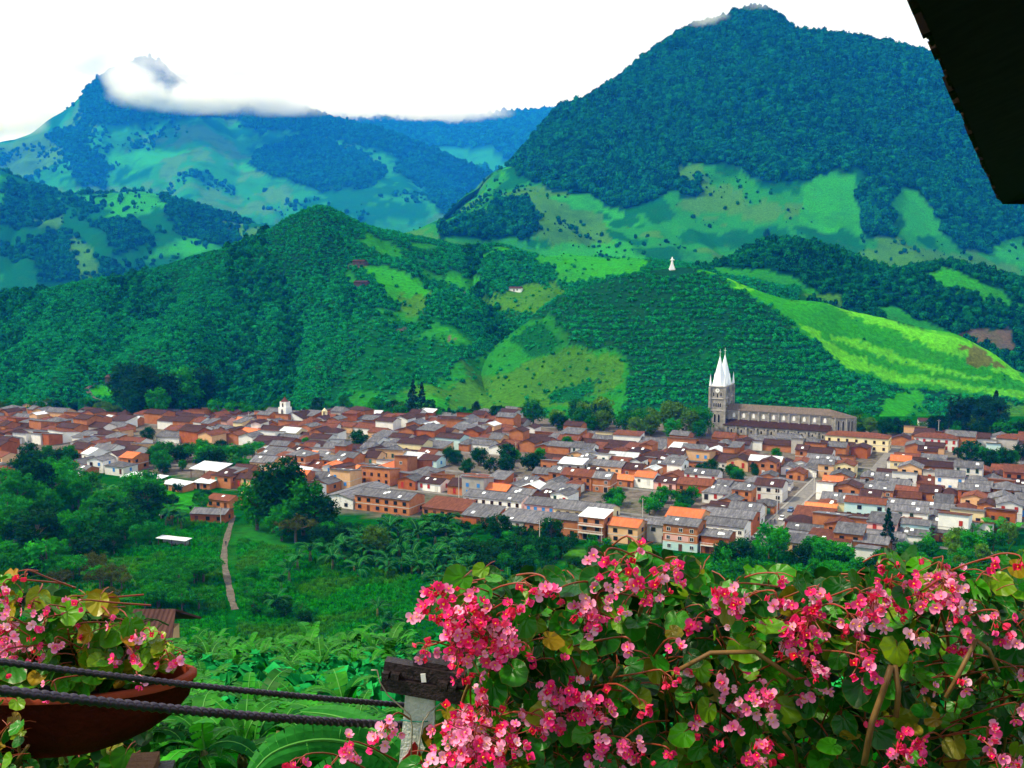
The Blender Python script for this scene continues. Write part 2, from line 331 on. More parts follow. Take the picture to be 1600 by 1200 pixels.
# --- plantation hills behind the town
sheet('plantation_hill', -260, 1250, 340, [
    ([(-260, 662), (300, 662), (800, 668), (1250, 690)], [(-260, 690), (400, 672), (800, 660), (1250, 640)]),
    ([(-260, 640), (0, 640), (300, 640), (600, 640), (800, 640), (1250, 650)], 720),
    ([(-260, 570), (0, 560), (200, 555), (400, 560), (560, 560), (700, 570), (850, 550), (1000, 560), (1250, 600)], 820),
    ([(-260, 505), (0, 500), (200, 480), (400, 455), (540, 455), (650, 480), (760, 490), (900, 460), (1000, 480), (1250, 520)], 950),
    ([(-260, 470), (0, 457), (60, 452), (130, 442), (200, 428), (250, 417), (300, 402), (350, 388), (400, 366), (440, 346), (470, 330), (505, 321), (530, 332), (560, 350), (600, 364), (660, 372), (720, 385), (780, 385), (850, 402), (900, 404), (1000, 404), (1250, 440)],
     [(-260, 1050), (300, 1080), (500, 1090), (650, 1160), (850, 1200), (1250, 1200)])],
    [4, 22, 26, 26, 4, 4], [
    ('lime', [(550, 408), (600, 415), (650, 440), (680, 465), (640, 480), (600, 470), (585, 440)]), ('olive', [(620, 455), (680, 462), (660, 485), (625, 485)]), ('lime', [(690, 430), (750, 438), (745, 452), (700, 452)]),
    ('olive', [(735, 475), (800, 452), (870, 440), (890, 460), (840, 490), (770, 492)]), ('lime', [(840, 390), (920, 395), (1010, 400), (980, 440), (880, 440)]),
    ('pasture', [(570, 660), (640, 610), (720, 570), (800, 520), (850, 545), (960, 560), (975, 600), (950, 660)]), ('olive', [(690, 610), (780, 570), (860, 545), (960, 570), (940, 610), (800, 620), (720, 650)]), ('lime', [(770, 585), (830, 560), (870, 560), (850, 580)]),
    ('scrub', [(560, 500), (680, 490), (760, 510), (720, 560), (640, 610), (560, 640), (480, 640), (560, 560)]), ('lime', [(130, 625), (145, 598), (180, 592), (195, 612), (170, 630)]), ('soil', [(615, 515), (632, 512), (630, 525)]), ('soil', [(695, 522), (708, 524), (706, 538)]),
    ('soil', [(710, 452), (735, 455), (730, 462)]), ('soil', [(550, 410), (580, 408), (580, 414), (555, 416)]), ('soil', [(725, 368), (748, 366), (745, 378)])], 'plantation', amp=(13, 130), gully=(44, 120), warp=7)
# --- knoll of woods and fields between the statue hill and the mountain
sheet('wooded_knoll', 1080, 1980, 180, [
    ([(1080, 640), (1980, 700)], 900), ([(1080, 500), (1250, 520), (1600, 600), (1980, 640)], 960), ([(1080, 445), (1250, 450), (1400, 480), (1600, 520), (1980, 580)], 1050),
    ([(1080, 425), (1140, 415), (1165, 395), (1200, 378), (1230, 376), (1280, 384), (1330, 402), (1370, 420), (1400, 428), (1440, 418), (1480, 412), (1540, 425), (1600, 440), (1980, 500)], [(1080, 1150), (1980, 1120)])],
    [4, 22, 20, 4, 4], [
    ('pasture', [(1100, 418), (1160, 420), (1240, 432), (1290, 462), (1240, 480), (1180, 460), (1120, 445)]), ('lime', [(1370, 480), (1400, 478), (1450, 505), (1480, 530), (1440, 520), (1380, 500)]), ('pasture', [(1380, 478), (1440, 500), (1500, 530), (1450, 540), (1380, 520)]),
    ('lime', [(1430, 425), (1490, 425), (1560, 455), (1600, 480), (1560, 480), (1480, 450)]), ('soil', [(1484, 523), (1510, 517), (1577, 514), (1577, 556), (1555, 552)]), ('olive', [(1255, 455), (1310, 462), (1330, 480), (1290, 475)])], 'forest', amp=(7, 80), gully=(8, 70))
# --- the hill with the statue, its bright ridge running down to the right
sheet('statue_hill', 600, 1980, 360, [
    ([(600, 700), (780, 690), (1000, 690), (1300, 700), (1600, 715), (1980, 730)], [(600, 660), (780, 650), (1100, 648), (1600, 610), (1980, 580)]),
    ([(600, 690), (700, 676), (780, 664), (1000, 655), (1200, 655), (1400, 672), (1600, 690), (1980, 700)], 668),
    ([(600, 682), (680, 655), (780, 622), (880, 600), (1000, 575), (1150, 560), (1250, 575), (1350, 610), (1450, 640), (1600, 655), (1980, 660)], 735),
    ([(600, 674), (680, 634), (780, 570), (880, 515), (960, 490), (1050, 480), (1150, 480), (1230, 510), (1310, 560), (1400, 600), (1500, 615), (1600, 620), (1980, 640)], 800),
    ([(600, 668), (660, 632), (720, 590), (780, 540), (830, 498), (870, 468), (900, 455), (930, 444), (960, 436), (1000, 426), (1040, 420), (1080, 418), (1110, 424), (1150, 440), (1200, 460), (1230, 468), (1290, 472), (1310, 480), (1350, 492), (1400, 508), (1450, 522), (1490, 526), (1520, 540), (1560, 560), (1600, 592), (1660, 620), (1980, 660)],
     [(600, 800), (780, 850), (1050, 860), (1250, 850), (1450, 830), (1600, 810), (1980, 780)])],
    [4, 24, 26, 26, 4, 4], [
    ('pasture', [(590, 720), (590, 600), (720, 560), (800, 510), (860, 490), (900, 540), (980, 556), (975, 620), (950, 720)]), ('olive', [(740, 600), (840, 560), (900, 545), (970, 560), (965, 600), (900, 632), (800, 640), (700, 650)]), ('scrub', [(800, 530), (850, 500), (880, 540), (830, 560)]), ('scrub', [(850, 610), (930, 600), (920, 625), (860, 630)]),
    ('lime', [(1080, 416), (1110, 420), (1200, 455), (1300, 468), (1420, 510), (1500, 520), (1610, 590), (1980, 640), (1980, 670), (1620, 625), (1520, 620), (1440, 615), (1340, 585), (1260, 525), (1190, 475), (1110, 432)]),
    ('bright', [(1300, 476), (1330, 480), (1430, 515), (1490, 524), (1530, 540), (1590, 580), (1600, 600), (1520, 566), (1430, 530), (1350, 502), (1320, 492)]), ('bright', [(1300, 520), (1400, 552), (1500, 582), (1560, 592), (1490, 590), (1390, 562), (1310, 532)]),
    ('bright', [(1240, 500), (1270, 512), (1330, 552), (1400, 582), (1500, 603), (1600, 612), (1600, 620), (1500, 612), (1400, 595), (1320, 566)]), ('bright', [(1105, 422), (1150, 440), (1180, 456), (1160, 452), (1120, 432)]),
    ('dry', [(1500, 540), (1530, 550), (1570, 580), (1520, 570)]), ('olive', [(1545, 630), (1980, 640), (1980, 700), (1560, 680)]), ('lime', [(1370, 640), (1400, 610), (1430, 615), (1440, 650), (1420, 668), (1350, 665)]),
    ('pasture', [(1350, 655), (1440, 640), (1470, 665), (1340, 675)]), ('scrub', [(1060, 560), (1160, 545), (1200, 555), (1130, 575), (1060, 580)])], 'plantation', amp=(4, 60), gully=(11, 80), warp=6)

# --- valley floor: one sheet out to the horizon
ax = np.concatenate([[-15000, -6000, -2500, -1200, -800], np.arange(-560, 561, 7), [800, 1200, 2500, 6000, 15000]])
ay = np.concatenate([[-6000, -1500, -400, 0, 120, 200], np.arange(240, 781, 6), [900, 1400, 2600, 6000, 20000]])
GX, GY = np.meshgrid(ax, ay)
GZ = -95 + 1.2 * (fbm(GX / 60, GY / 60, 3) - 0.5) * (GY < 345) - 8 * np.clip((300 - GY) / 100, 0, 1) - 45 * np.clip((GY - 648) / 60, 0, 1) - 60 * np.clip((GY - 800) / 500, 0, 1) - 60 * np.clip((np.abs(GX) - 600) / 600, 0, 1) - 30 * np.clip((230 - GY) / 100, 0, 1)
TOWN_POLY = [(-300, 640), (800, 650), (1000, 660), (1600, 684), (1900, 690), (1900, 830), (1600, 822), (1410, 850), (1370, 868), (1240, 850), (1140, 862), (960, 846), (730, 812), (540, 802), (500, 792), (385, 768), (300, 744), (180, 738), (-300, 748)]
make_grid('ground', np.stack([GX, GY, GZ], -1), [('town', TOWN_POLY), ('olive', [(40, 880), (120, 860), (210, 880), (215, 940), (40, 950)]), ('pasture', [(375, 830), (420, 810), (450, 850), (430, 930), (385, 940), (375, 900)]), ('lime', [(235, 765), (320, 765), (330, 800), (260, 800)]),
    ('olive', [(870, 850), (960, 860), (930, 885), (880, 880)])], 'meadow', warp=4)
# --- the camera's own hillside, falling away into the valley
hx = np.concatenate([np.arange(-140, 141, 4)]); hy = np.array([-30, -12, -4, 0, 2, 4, 7, 11, 15, 20, 25, 30, 35, 40, 45, 50, 55, 60, 65, 70, 75, 82, 90, 100, 112, 130, 160, 200])
HX, HY = np.meshgrid(hx, hy)
HZ = np.interp(HY, [-30, 0, 2.2, 4, 20, 40, 70, 90, 112, 160, 200], [3, -2.2, -2.6, -3.4, -9.2, -16.4, -26.0, -34.5, -50, -90, -116])
HZ = HZ + 1.6 * (fbm(HX / 14, HY / 14, 4) - 0.5) * np.clip(HY / 15, 0, 1)
make_grid('hillside', np.stack([HX, HY, HZ], -1), [], 'meadow', warp=0)

ORDER = ['hillside', 'ground', 'statue_hill', 'plantation_hill', 'wooded_knoll', 'mountain', 'spur', 'peak', 'far_ridge']
def hit(px, py, names=ORDER):
    d = ray(px, py).normalized(); best = None
    for nme in names:
        h = SHEETS[nme]['bvh'].ray_cast(Vector((0, 0, 0)), d)
        if h[0] is not None and (best is None or h[3] < best[1]): best = (h[0], h[3], nme)
    return best
def gpt(px, py): return hit(px, py, ['ground'])[0]
def gz(x, y, nme='ground'):
    h = SHEETS[nme]['bvh'].ray_cast(Vector((x, y, 2000)), Vector((0, 0, -1))); return h[0].z if h[0] is not None else -95.0

# ------------------------------------------------------------------ scattered stuff (woods and plantations too far to count)
def sample(nme, types, dens, pxlim=(-60, 1660), beyond=1):
    S = SHEETS[nme]; G = S['G']; nv, nx = G.shape[:2]; jmax = min(nv - 1, (S['crest'] if S['crest'] is not None else nv - 2) + beyond)
    A = G[:-1, :-1]; B = G[:-1, 1:]; C = G[1:, 1:]; D = G[1:, :-1]
    area = np.linalg.norm(np.cross(C - A, D - B), axis=-1) * 0.5
    ok = np.isin(S['typ'][:-1, :-1].astype(str), list(types)); ok[jmax:] = False
    px, py = project(A); ok &= (px > pxlim[0]) & (px < pxlim[1])
    lam = area * dens * ok; cnt = rng.poisson(lam)
    j, i = np.nonzero(cnt); rep = cnt[j, i]; j = np.repeat(j, rep); i = np.repeat(i, rep)
    u, v = rng.random((2, len(j), 1))
    return A[j, i] * (1 - u) * (1 - v) + B[j, i] * u * (1 - v) + C[j, i] * u * v + D[j, i] * (1 - u) * v
_gn = {}
def scatter_group(protos, key):
    if key in _gn: return _gn[key]
    c = bpy.data.collections.new('kinds_' + key)
    for o in protos: c.objects.link(o)
    g = bpy.data.node_groups.new('scatter_' + key, 'GeometryNodeTree')
    g.interface.new_socket('Geometry', in_out='INPUT', socket_type='NodeSocketGeometry'); g.interface.new_socket('Geometry', in_out='OUTPUT', socket_type='NodeSocketGeometry')
    gi = g.nodes.new('NodeGroupInput'); go = g.nodes.new('NodeGroupOutput'); ip = g.nodes.new('GeometryNodeInstanceOnPoints'); ci = g.nodes.new('GeometryNodeCollectionInfo')
    ci.inputs['Collection'].default_value = c; ci.inputs['Separate Children'].default_value = True; ci.inputs['Reset Children'].default_value = True
    ip.inputs['Pick Instance'].default_value = True
    def na(nm, t):
        a = g.nodes.new('GeometryNodeInputNamedAttribute'); a.data_type = t; a.inputs['Name'].default_value = nm; return a.outputs['Attribute']
    cx = g.nodes.new('ShaderNodeCombineXYZ'); g.links.new(na('rz', 'FLOAT'), cx.inputs['Z'])
    g.links.new(gi.outputs[0], ip.inputs['Points']); g.links.new(ci.outputs[0], ip.inputs['Instance']); g.links.new(na('idx', 'INT'), ip.inputs['Instance Index'])
    g.links.new(cx.outputs[0], ip.inputs['Rotation']); g.links.new(na('sc', 'FLOAT_VECTOR'), ip.inputs['Scale']); g.links.new(ip.outputs[0], go.inputs[0])
    _gn[key] = g; return g
def scatter(name, pts, smin, smax, protos, key, label, cat, nidx=None, flat=1.0):
    pts = np.asarray(pts, np.float32); N = len(pts)
    me = bpy.data.meshes.new(name); me.vertices.add(N); me.vertices.foreach_set('co', pts.ravel())
    s_ = (smin + (smax - smin) * rng.random(N) ** 1.5).astype(np.float32); S = np.stack([s_ * (0.85 + 0.3 * rng.random(N)), s_ * (0.85 + 0.3 * rng.random(N)), s_ * flat * (0.75 + 0.5 * rng.random(N))], 1).astype(np.float32)
    a = me.attributes.new('sc', 'FLOAT_VECTOR', 'POINT'); a.data.foreach_set('vector', S.ravel())
    a = me.attributes.new('rz', 'FLOAT', 'POINT'); a.data.foreach_set('value', (rng.random(N) * 6.283).astype(np.float32))
    a = me.attributes.new('idx', 'INT', 'POINT'); a.data.foreach_set('value', rng.integers(0, nidx or len(protos), N).astype(np.int32))
    o = link(name, me); md = o.modifiers.new('scatter', 'NODES'); md.node_group = scatter_group(protos, key)
    tag(o, label, cat, kind='stuff'); print(name, N); return o

def lump_mesh(name, seed, mats, leaves=70, sub=2, squash=0.8, rough=0.35, leaf=0.3):
    """a crown seen from far off: a knobbly body with leaf sprays standing off it, unit radius, base at z=0"""
    r_ = random.Random(seed); bm = bmesh.new(); bmesh.ops.create_icosphere(bm, subdivisions=sub, radius=1.0)
    off = Vector((seed * 3.1, seed * 1.7, 0))
    for v in bm.verts:
        d = v.co.normalized(); k = 0.72 + rough * mnoise.noise(d * 1.7 + off) + rough * 0.7 * mnoise.noise(d * 4.1 + off)
        v.co = Vector((d.x * k, d.y * k, (d.z * k + 0.75) * squash))
    vs = [tuple(v.co) for v in bm.verts]; fs = [tuple(v.index for v in f.verts) for f in bm.faces]
    bm.free(); mb = MB(); mb.add(vs, fs, 0)
    for _ in range(leaves):
        v = Vector(r_.choice(vs)); d = (v - Vector((0, 0, 0.6 * squash))).normalized(); c_ = v + d * r_.uniform(-0.02, 0.14)
        t = (d.orthogonal().normalized()); t.rotate(Matrix.Rotation(r_.uniform(0, 6.28), 3, d)); b_ = d.cross(t)
        t = (t + d * r_.uniform(-0.6, 0.6)).normalized(); s1 = leaf * r_.uniform(0.5, 1.1); s2 = s1 * r_.uniform(0.5, 0.9)
        mb.add([c_ - t * s1 - b_ * s2 * 0.4, c_ + b_ * s2, c_ + t * s1, c_ - b_ * s2], [(0, 1, 2, 3)], 1 if len(mats) > 1 else 0)
    return mb.mesh(name, mats)
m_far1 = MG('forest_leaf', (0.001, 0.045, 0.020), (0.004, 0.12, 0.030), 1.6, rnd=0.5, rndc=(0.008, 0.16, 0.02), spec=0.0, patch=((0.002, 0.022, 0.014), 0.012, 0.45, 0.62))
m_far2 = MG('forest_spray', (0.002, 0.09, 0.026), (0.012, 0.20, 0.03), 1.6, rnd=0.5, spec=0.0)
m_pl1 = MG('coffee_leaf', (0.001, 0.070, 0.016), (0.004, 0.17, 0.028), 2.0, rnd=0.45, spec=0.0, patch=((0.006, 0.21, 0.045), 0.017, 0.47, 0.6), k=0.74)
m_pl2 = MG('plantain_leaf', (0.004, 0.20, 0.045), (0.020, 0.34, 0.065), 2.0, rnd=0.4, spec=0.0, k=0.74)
def proto(name, me): return bpy.data.objects.new(name, me)
far_protos = [proto(f'far_tree_{k}', lump_mesh('far_tree', k + 1, [m_far1, m_far2], squash=(0.8, 1.0, 0.7, 1.25, 0.9)[k])) for k in range(5)]
bush_protos = [proto(f'bush_kind_{k}', lump_mesh('bush_kind', k + 11, [m_pl1, m_pl2], leaves=36, sub=1, squash=0.8, leaf=0.4)) for k in range(3)]
def star_mesh(seed, mats):
    r_ = random.Random(seed); mb = MB(); n_ = 11
    for k in range(n_):
        a = 6.283 * k / n_ + r_.uniform(-0.25, 0.25); el = r_.uniform(0.25, 1.15); L = r_.uniform(0.75, 1.1); wd = 0.17
        d = Vector((math.cos(a), math.sin(a), 0)); s_ = Vector((-d.y, d.x, 0)); pts = []
        for t in (0, 0.35, 0.7, 1.0):
            ang = el - 1.3 * t; pts.append(None)
        p_ = Vector((0, 0, 0.55)); prev = p_; row = []
        for i, t in enumerate((0, 0.35, 0.7, 1.0)):
            if i: ang = el - 1.4 * t; p_ = p_ + (d * math.cos(ang) + Vector((0, 0, 1)) * math.sin(ang)) * L * 0.34
            ww = wd * (0.5, 1.0, 0.85, 0.15)[i]; row.append((p_ - s_ * ww, p_ + s_ * ww))
        v = [q for r2 in row for q in r2]; mb.add(v, [(2 * i, 2 * i + 1, 2 * i + 3, 2 * i + 2) for i in range(3)], 0)
    mb.tube([(0, 0, -0.1), (0, 0, 0.6)], [0.09, 0.05], 5, 1)
    return mb.mesh('plantain_star', mats)
m_stemf = flat_mat('plantain_stem', (0.05, 0.09, 0.02))
star_protos = [proto(f'star_kind_{k}', star_mesh(k, [m_pl2, m_stemf])) for k in range(3)]
plant_protos = bush_protos + star_protos + bush_protos[:0]

def hollow(nme, p_):
    g = gully_of[nme]; return 1 - np.abs(2 * fbm(p_[:, 0] / g + p_[:, 1] / g * 0.2, p_[:, 1] / (g * 4.5), 4) - 1)
def clump(p_, s_):
    return p_[rng.random(len(p_)) < np.clip(fbm(p_[:, 0] / s_, p_[:, 1] / s_, 3) - 0.5, 0, 1) * 4]
STAT = hit(1050, 421, ['statue_hill', 'plantation_hill', 'mountain'])[0]
def scatter_hills():
    pts = sample('mountain', ['forest'], 1 / 46); scatter('mountain_forest', pts, 3.2, 11.5, far_protos, 'far', 'dense dark cloud forest covering the steep round-topped mountain', 'forest')
    pts = sample('mountain', ['pasture', 'olive', 'lime'], 1 / 240); pts = pts[rng.random(len(pts)) < 1.6 * np.clip(fbm(pts[:, 0] / 90, pts[:, 1] / 90, 3) - 0.45, 0, 1) ** 1.3 * 3]; scatter('pasture_scrub', pts, 1.0, 5.5, far_protos, 'far', 'scattered bushes dotting the pasture under the mountain forest', 'bushes')
    pts = np.concatenate([sample('peak', ['forest'], 1 / 240), clump(sample('peak', ['pasture', 'scrub', 'olive'], 1 / 600), 260)]); scatter('peak_forest', pts, 4, 17, far_protos, 'far', 'blue-green woods on the cloud-wrapped pointed peak', 'forest')
    pts = sample('far_ridge', ['forest'], 1 / 900); scatter('ridge_forest', pts, 10, 30, far_protos, 'far', 'woods along the farthest blue ridge', 'forest')
    pts = np.concatenate([sample('spur', ['forest'], 1 / 70), clump(sample('spur', ['scrub'], 1 / 90), 130), sample('spur', ['lime', 'olive'], 1 / 1500)]); scatter('spur_forest', pts, 2.4, 10, far_protos, 'far', 'woods and scrub on the low spur before the pointed peak', 'forest')
    pts = sample('wooded_knoll', ['forest'], 1 / 15); scatter('knoll_forest', pts, 1.2, 5.0, far_protos, 'far', 'dark woods on the knoll behind the bright grass ridge', 'forest')
    pts = np.concatenate([sample('plantation_hill', ['plantation'], 1 / 3.6), sample('plantation_hill', ['scrub'], 1 / 12), sample('plantation_hill', ['pasture', 'olive'], 1 / 70), sample('plantation_hill', ['lime'], 1 / 200)])
    lightp = fbm(pts[:, 0] / 70, pts[:, 1] / 70, 4) + 0.35 * (0.7 - hollow('plantation_hill', pts)) > 0.5  # darker plants in hollows, paler on ridges: relief shading put into the planting
    scatter('hill_plantation', pts[~lightp], 0.6, 2.4, bush_protos + far_protos[:1], 'coffee', 'coffee bushes covering the hill behind the town', 'plantation')
    scatter('hill_plantains', pts[lightp], 0.8, 2.6, star_protos + star_protos[:0] + bush_protos[:1], 'plantain', 'pale plantain stands on the hill behind the town', 'plantation')
    pts = sample('plantation_hill', ['plantation', 'scrub', 'pasture'], 1 / 34); pts = pts[hollow('plantation_hill', pts) > 0.9]; scatter('gully_shade_trees', pts, 1.8, 4.6, far_protos, 'far', 'dark trees added as shadow lines in the gullies of the hill behind the town', 'trees')  # dark trees added so the gullies read as shadow lines
    pts = sample('statue_hill', ['plantation'], 1 / 2.2); fr = (pts[:, 2] / 4.2 + 0.25 * np.sin(pts[:, 0] / 30)) % 1.0; pts = pts[(fr < 0.5) | (rng.random(len(pts)) < 0.22)]
    keep = rng.random(len(pts)) < 0.35 + 0.65 * (fbm(pts[:, 0] / 35, pts[:, 1] / 35, 3) > 0.44)
    pts = np.concatenate([pts[keep], sample('statue_hill', ['scrub'], 1 / 10), sample('statue_hill', ['olive', 'pasture'], 1 / 60), sample('statue_hill', ['lime'], 1 / 260)])
    pts = pts[np.hypot(pts[:, 0] - STAT.x, pts[:, 1] - STAT.y) > 16]
    scatter('statue_hill_plantation', pts, 0.6, 2.1, plant_protos, 'plant', 'contour rows of coffee and plantain on the hill under the statue', 'plantation')
scatter_hills()

# ------------------------------------------------------------------ haze
def volume_mat(name, c, dens, aniso=0.0):
    m = bpy.data.materials.new(name); m.use_nodes = True; n = m.node_tree; n.nodes.clear()
    o = n.nodes.new('ShaderNodeOutputMaterial'); v = n.nodes.new('ShaderNodeVolumePrincipled')
    v.inputs['Color'].default_value = (*c, 1); v.inputs['Density'].default_value = dens; v.inputs['Anisotropy'].default_value = aniso
    v.inputs['Absorption Color'].default_value = (1, 1, 1, 1)
    n.links.new(v.outputs[0], o.inputs['Volume']); return m
HAZE = volume_mat('haze_air', (0.01, 0.23, 1.0), 0.88e-4)
hb = MB().box((-20500, -8000, -420), (20500, 22500, 2600)); hz = hb.build('haze', HAZE); tag(hz, 'thin blue haze over the whole valley', 'haze', kind='stuff')
m = bpy.data.materials.new('cloud_vapour'); m.use_nodes = True; n = m.node_tree; n.nodes.clear(); CLOUD = m
o_ = n.nodes.new('ShaderNodeOutputMaterial'); v_ = n.nodes.new('ShaderNodeVolumePrincipled'); v_.inputs['Color'].default_value = (1, 1, 1, 1); v_.inputs['Absorption Color'].default_value = (1, 1, 1, 1); v_.inputs['Anisotropy'].default_value = 0.0
tc = n.nodes.new('ShaderNodeTexCoord'); ln = nd(n, 'ShaderNodeVectorMath', operation='LENGTH'); n.links.new(tc.outputs['Object'], ln.inputs[0])
fall = ramp01(n, ln.outputs['Value'], 0.97, 0.25); fq, _ = noise_tex(n, 0.0048, 5, 0.62, None, 'World'); fq = ramp01(n, fq, 0.40, 0.66)
mu = nd(n, 'ShaderNodeMath', operation='MULTIPLY'); n.links.new(fall, mu.inputs[0]); n.links.new(fq, mu.inputs[1]); mu2 = nd(n, 'ShaderNodeMath', operation='MULTIPLY'); n.links.new(mu.outputs[0], mu2.inputs[0]); mu2.inputs[1].default_value = 0.018
n.links.new(mu2.outputs[0], v_.inputs['Density']); n.links.new(v_.outputs[0], o_.inputs['Volume'])
bm = bmesh.new(); bmesh.ops.create_icosphere(bm, subdivisions=2, radius=1.05); PUFF = bpy.data.meshes.new('puff'); bm.to_mesh(PUFF); bm.free(); PUFF.materials.append(CLOUD)
def cloud(name, label, puffs):
    e = empty(name, P(puffs[0][0], puffs[0][1], puffs[0][2])); tag(e, label, 'cloud', kind='stuff')
    for px, py, D, rx, ry in puffs: k = D / F; link('puff', PUFF, e, loc=P(px, py, D) - e.location, scale=(rx * k, rx * k * 0.8, ry * k))
# ------------------------------------------------------------------ trees
def leaf_quads(mb, c_, d, r_, size, m=0):
    t = Vector((r_.gauss(0, 1), r_.gauss(0, 1), r_.gauss(0, 0.6))).normalized(); b_ = d.cross(t)
    if b_.length < 0.1: b_ = t.orthogonal()
    b_.normalize(); s1 = size * r_.uniform(0.6, 1.2); s2 = s1 * 0.5
    mb.add([c_ - t * s1, c_ - b_ * s2 + d * s2 * 0.2, c_ + t * s1, c_ + b_ * s2 + d * s2 * 0.2], [(0, 1, 2, 3)], m)
def tree_kind(seed, h, rx, rz, clumps, leaves, size, mats, shape='round', trunk_r=0.3):
    """returns (trunk mesh, crown mesh); h total height"""
    r_ = random.Random(seed); tr = MB(); cr = MB(); cz = h - rz
    top = Vector((r_.uniform(-.3, .3), r_.uniform(-.3, .3), cz + rz * 0.4))
    tr.tube([(0, 0, -0.6), (r_.uniform(-.1, .1), r_.uniform(-.1, .1), h * 0.3), top], [trunk_r * 1.3, trunk_r, trunk_r * 0.3], 7)
    for k in range(clumps):
        if shape == 'cone':
            t = r_.random() ** 0.7; zz = h * (0.12 + 0.86 * t); rr = rx * (1 - t) * r_.uniform(0.4, 1.0) + 0.15; a = r_.uniform(0, 6.28)
            c_ = Vector((rr * math.cos(a), rr * math.sin(a), zz)); cs = rx * 0.28 * (1.2 - t)
        elif shape == 'flat':
            a = r_.uniform(0, 6.28); rr = rx * math.sqrt(r_.random()); c_ = Vector((rr * math.cos(a), rr * math.sin(a), cz + rz * r_.uniform(-0.3, 0.8) * (1.15 - rr / rx))); cs = rx * 0.25
        else:
            d = Vector((r_.gauss(0, 1), r_.gauss(0, 1), r_.gauss(0.25, 1))).normalized(); q = r_.uniform(0.45, 0.95)
            c_ = Vector((d.x * rx * q, d.y * rx * q, cz + d.z * rz * q)); cs = rx * r_.uniform(0.22, 0.4)
        if k % 3 == 0: tr.tube([(0, 0, min(h * 0.45, c_.z * 0.7)), c_ * 0.5 + Vector((0, 0, c_.z * 0.35)), c_], [trunk_r * 0.45, trunk_r * 0.28, 0.04], 5, cap=False)
        for _ in range(leaves):
            d = Vector((r_.gauss(0, 1), r_.gauss(0, 1), r_.gauss(0.2, 0.8))).normalized()
            leaf_quads(cr, c_ + d * cs * r_.uniform(0.55, 1.05) * Vector((1, 1, 0.8)).length / 1.6, d, r_, size)
    return tr.mesh('trunk', mats[0]), cr.mesh('crown', mats[1])
m_bark = M('bark', (0.06, 0.045, 0.03), (0.16, 0.13, 0.10), 3.0, 0.95)
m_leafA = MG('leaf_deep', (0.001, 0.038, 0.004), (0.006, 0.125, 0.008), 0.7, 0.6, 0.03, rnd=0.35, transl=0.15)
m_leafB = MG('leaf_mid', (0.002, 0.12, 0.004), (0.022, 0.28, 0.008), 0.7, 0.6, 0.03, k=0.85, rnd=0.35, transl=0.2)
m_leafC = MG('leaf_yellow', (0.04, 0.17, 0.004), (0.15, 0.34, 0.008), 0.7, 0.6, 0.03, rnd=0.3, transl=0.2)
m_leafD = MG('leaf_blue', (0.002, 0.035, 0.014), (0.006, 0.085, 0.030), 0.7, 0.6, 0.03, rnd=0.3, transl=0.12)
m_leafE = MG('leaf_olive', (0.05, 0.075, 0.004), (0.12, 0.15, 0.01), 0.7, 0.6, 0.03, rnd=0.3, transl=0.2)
TK = {  # kind -> (trunk, crown, height)
    'dome': (*tree_kind(1, 9, 4.4, 4.2, 60, 44, 0.42, [m_bark, m_leafA]), 9), 'tall': (*tree_kind(2, 16, 4.8, 7.6, 84, 46, 0.5, [m_bark, m_leafA], trunk_r=0.4), 16),
    'light': (*tree_kind(3, 10, 4.2, 4.7, 58, 42, 0.42, [m_bark, m_leafB]), 10), 'feather': (*tree_kind(4, 9, 5.4, 3.6, 60, 40, 0.40, [m_bark, m_leafB], 'flat'), 9),
    'yellow': (*tree_kind(5, 9, 3.9, 4.2, 52, 40, 0.42, [m_bark, m_leafC]), 9), 'conifer': (*tree_kind(6, 16, 3.4, 5, 80, 34, 0.42, [m_bark, m_leafD], 'cone'), 16),
    'shrub': (*tree_kind(7, 4.2, 2.6, 1.9, 24, 34, 0.32, [m_bark, m_leafA], trunk_r=0.12), 4.2), 'lightshrub': (*tree_kind(8, 4.0, 2.6, 1.8, 24, 34, 0.32, [m_bark, m_leafB], trunk_r=0.12), 4.0),
    'olive': (*tree_kind(9, 8, 4.6, 3.0, 44, 34, 0.34, [m_bark, m_leafE], 'flat'), 8), 'tall2': (*tree_kind(10, 18, 5.2, 8.6, 90, 46, 0.5, [m_bark, m_leafD], trunk_r=0.45), 18)}
KD = {'dome': 'round dark', 'tall': 'tall dark', 'light': 'bright green', 'feather': 'flat-topped', 'yellow': 'yellow-green', 'conifer': 'pointed', 'shrub': 'small dark', 'lightshrub': 'small bright', 'olive': 'olive', 'tall2': 'tall blue-green'}
def tree(kind, loc, h, label, group=None, name='tree', cat='tree', lean=0.0):
    tr, cr, H = TK[kind]; s_ = h / H
    if name == 'tree': name, cat = {'shrub': ('bush', 'bush'), 'lightshrub': ('bush', 'bush'), 'conifer': ('pine_tree', 'pine')}.get(kind, (name, cat))
    if group: label = KD[kind] + ' ' + label
    e = empty(name, loc, random.uniform(0, 6.28)); k = random.uniform(0.88, 1.12); e.scale = (s_ * k, s_ * k, s_)
    link('trunk', tr, e); link('crown', cr, e); tag(e, label, cat, group); return e
def treepx(kind, px, py, hpx, label, group=None, name='tree', cat='tree', names=('ground',)):
    h = hit(px, py, list(names)); loc = h[0]; return tree(kind, loc, hpx * loc.y / F, label, group, name, cat)

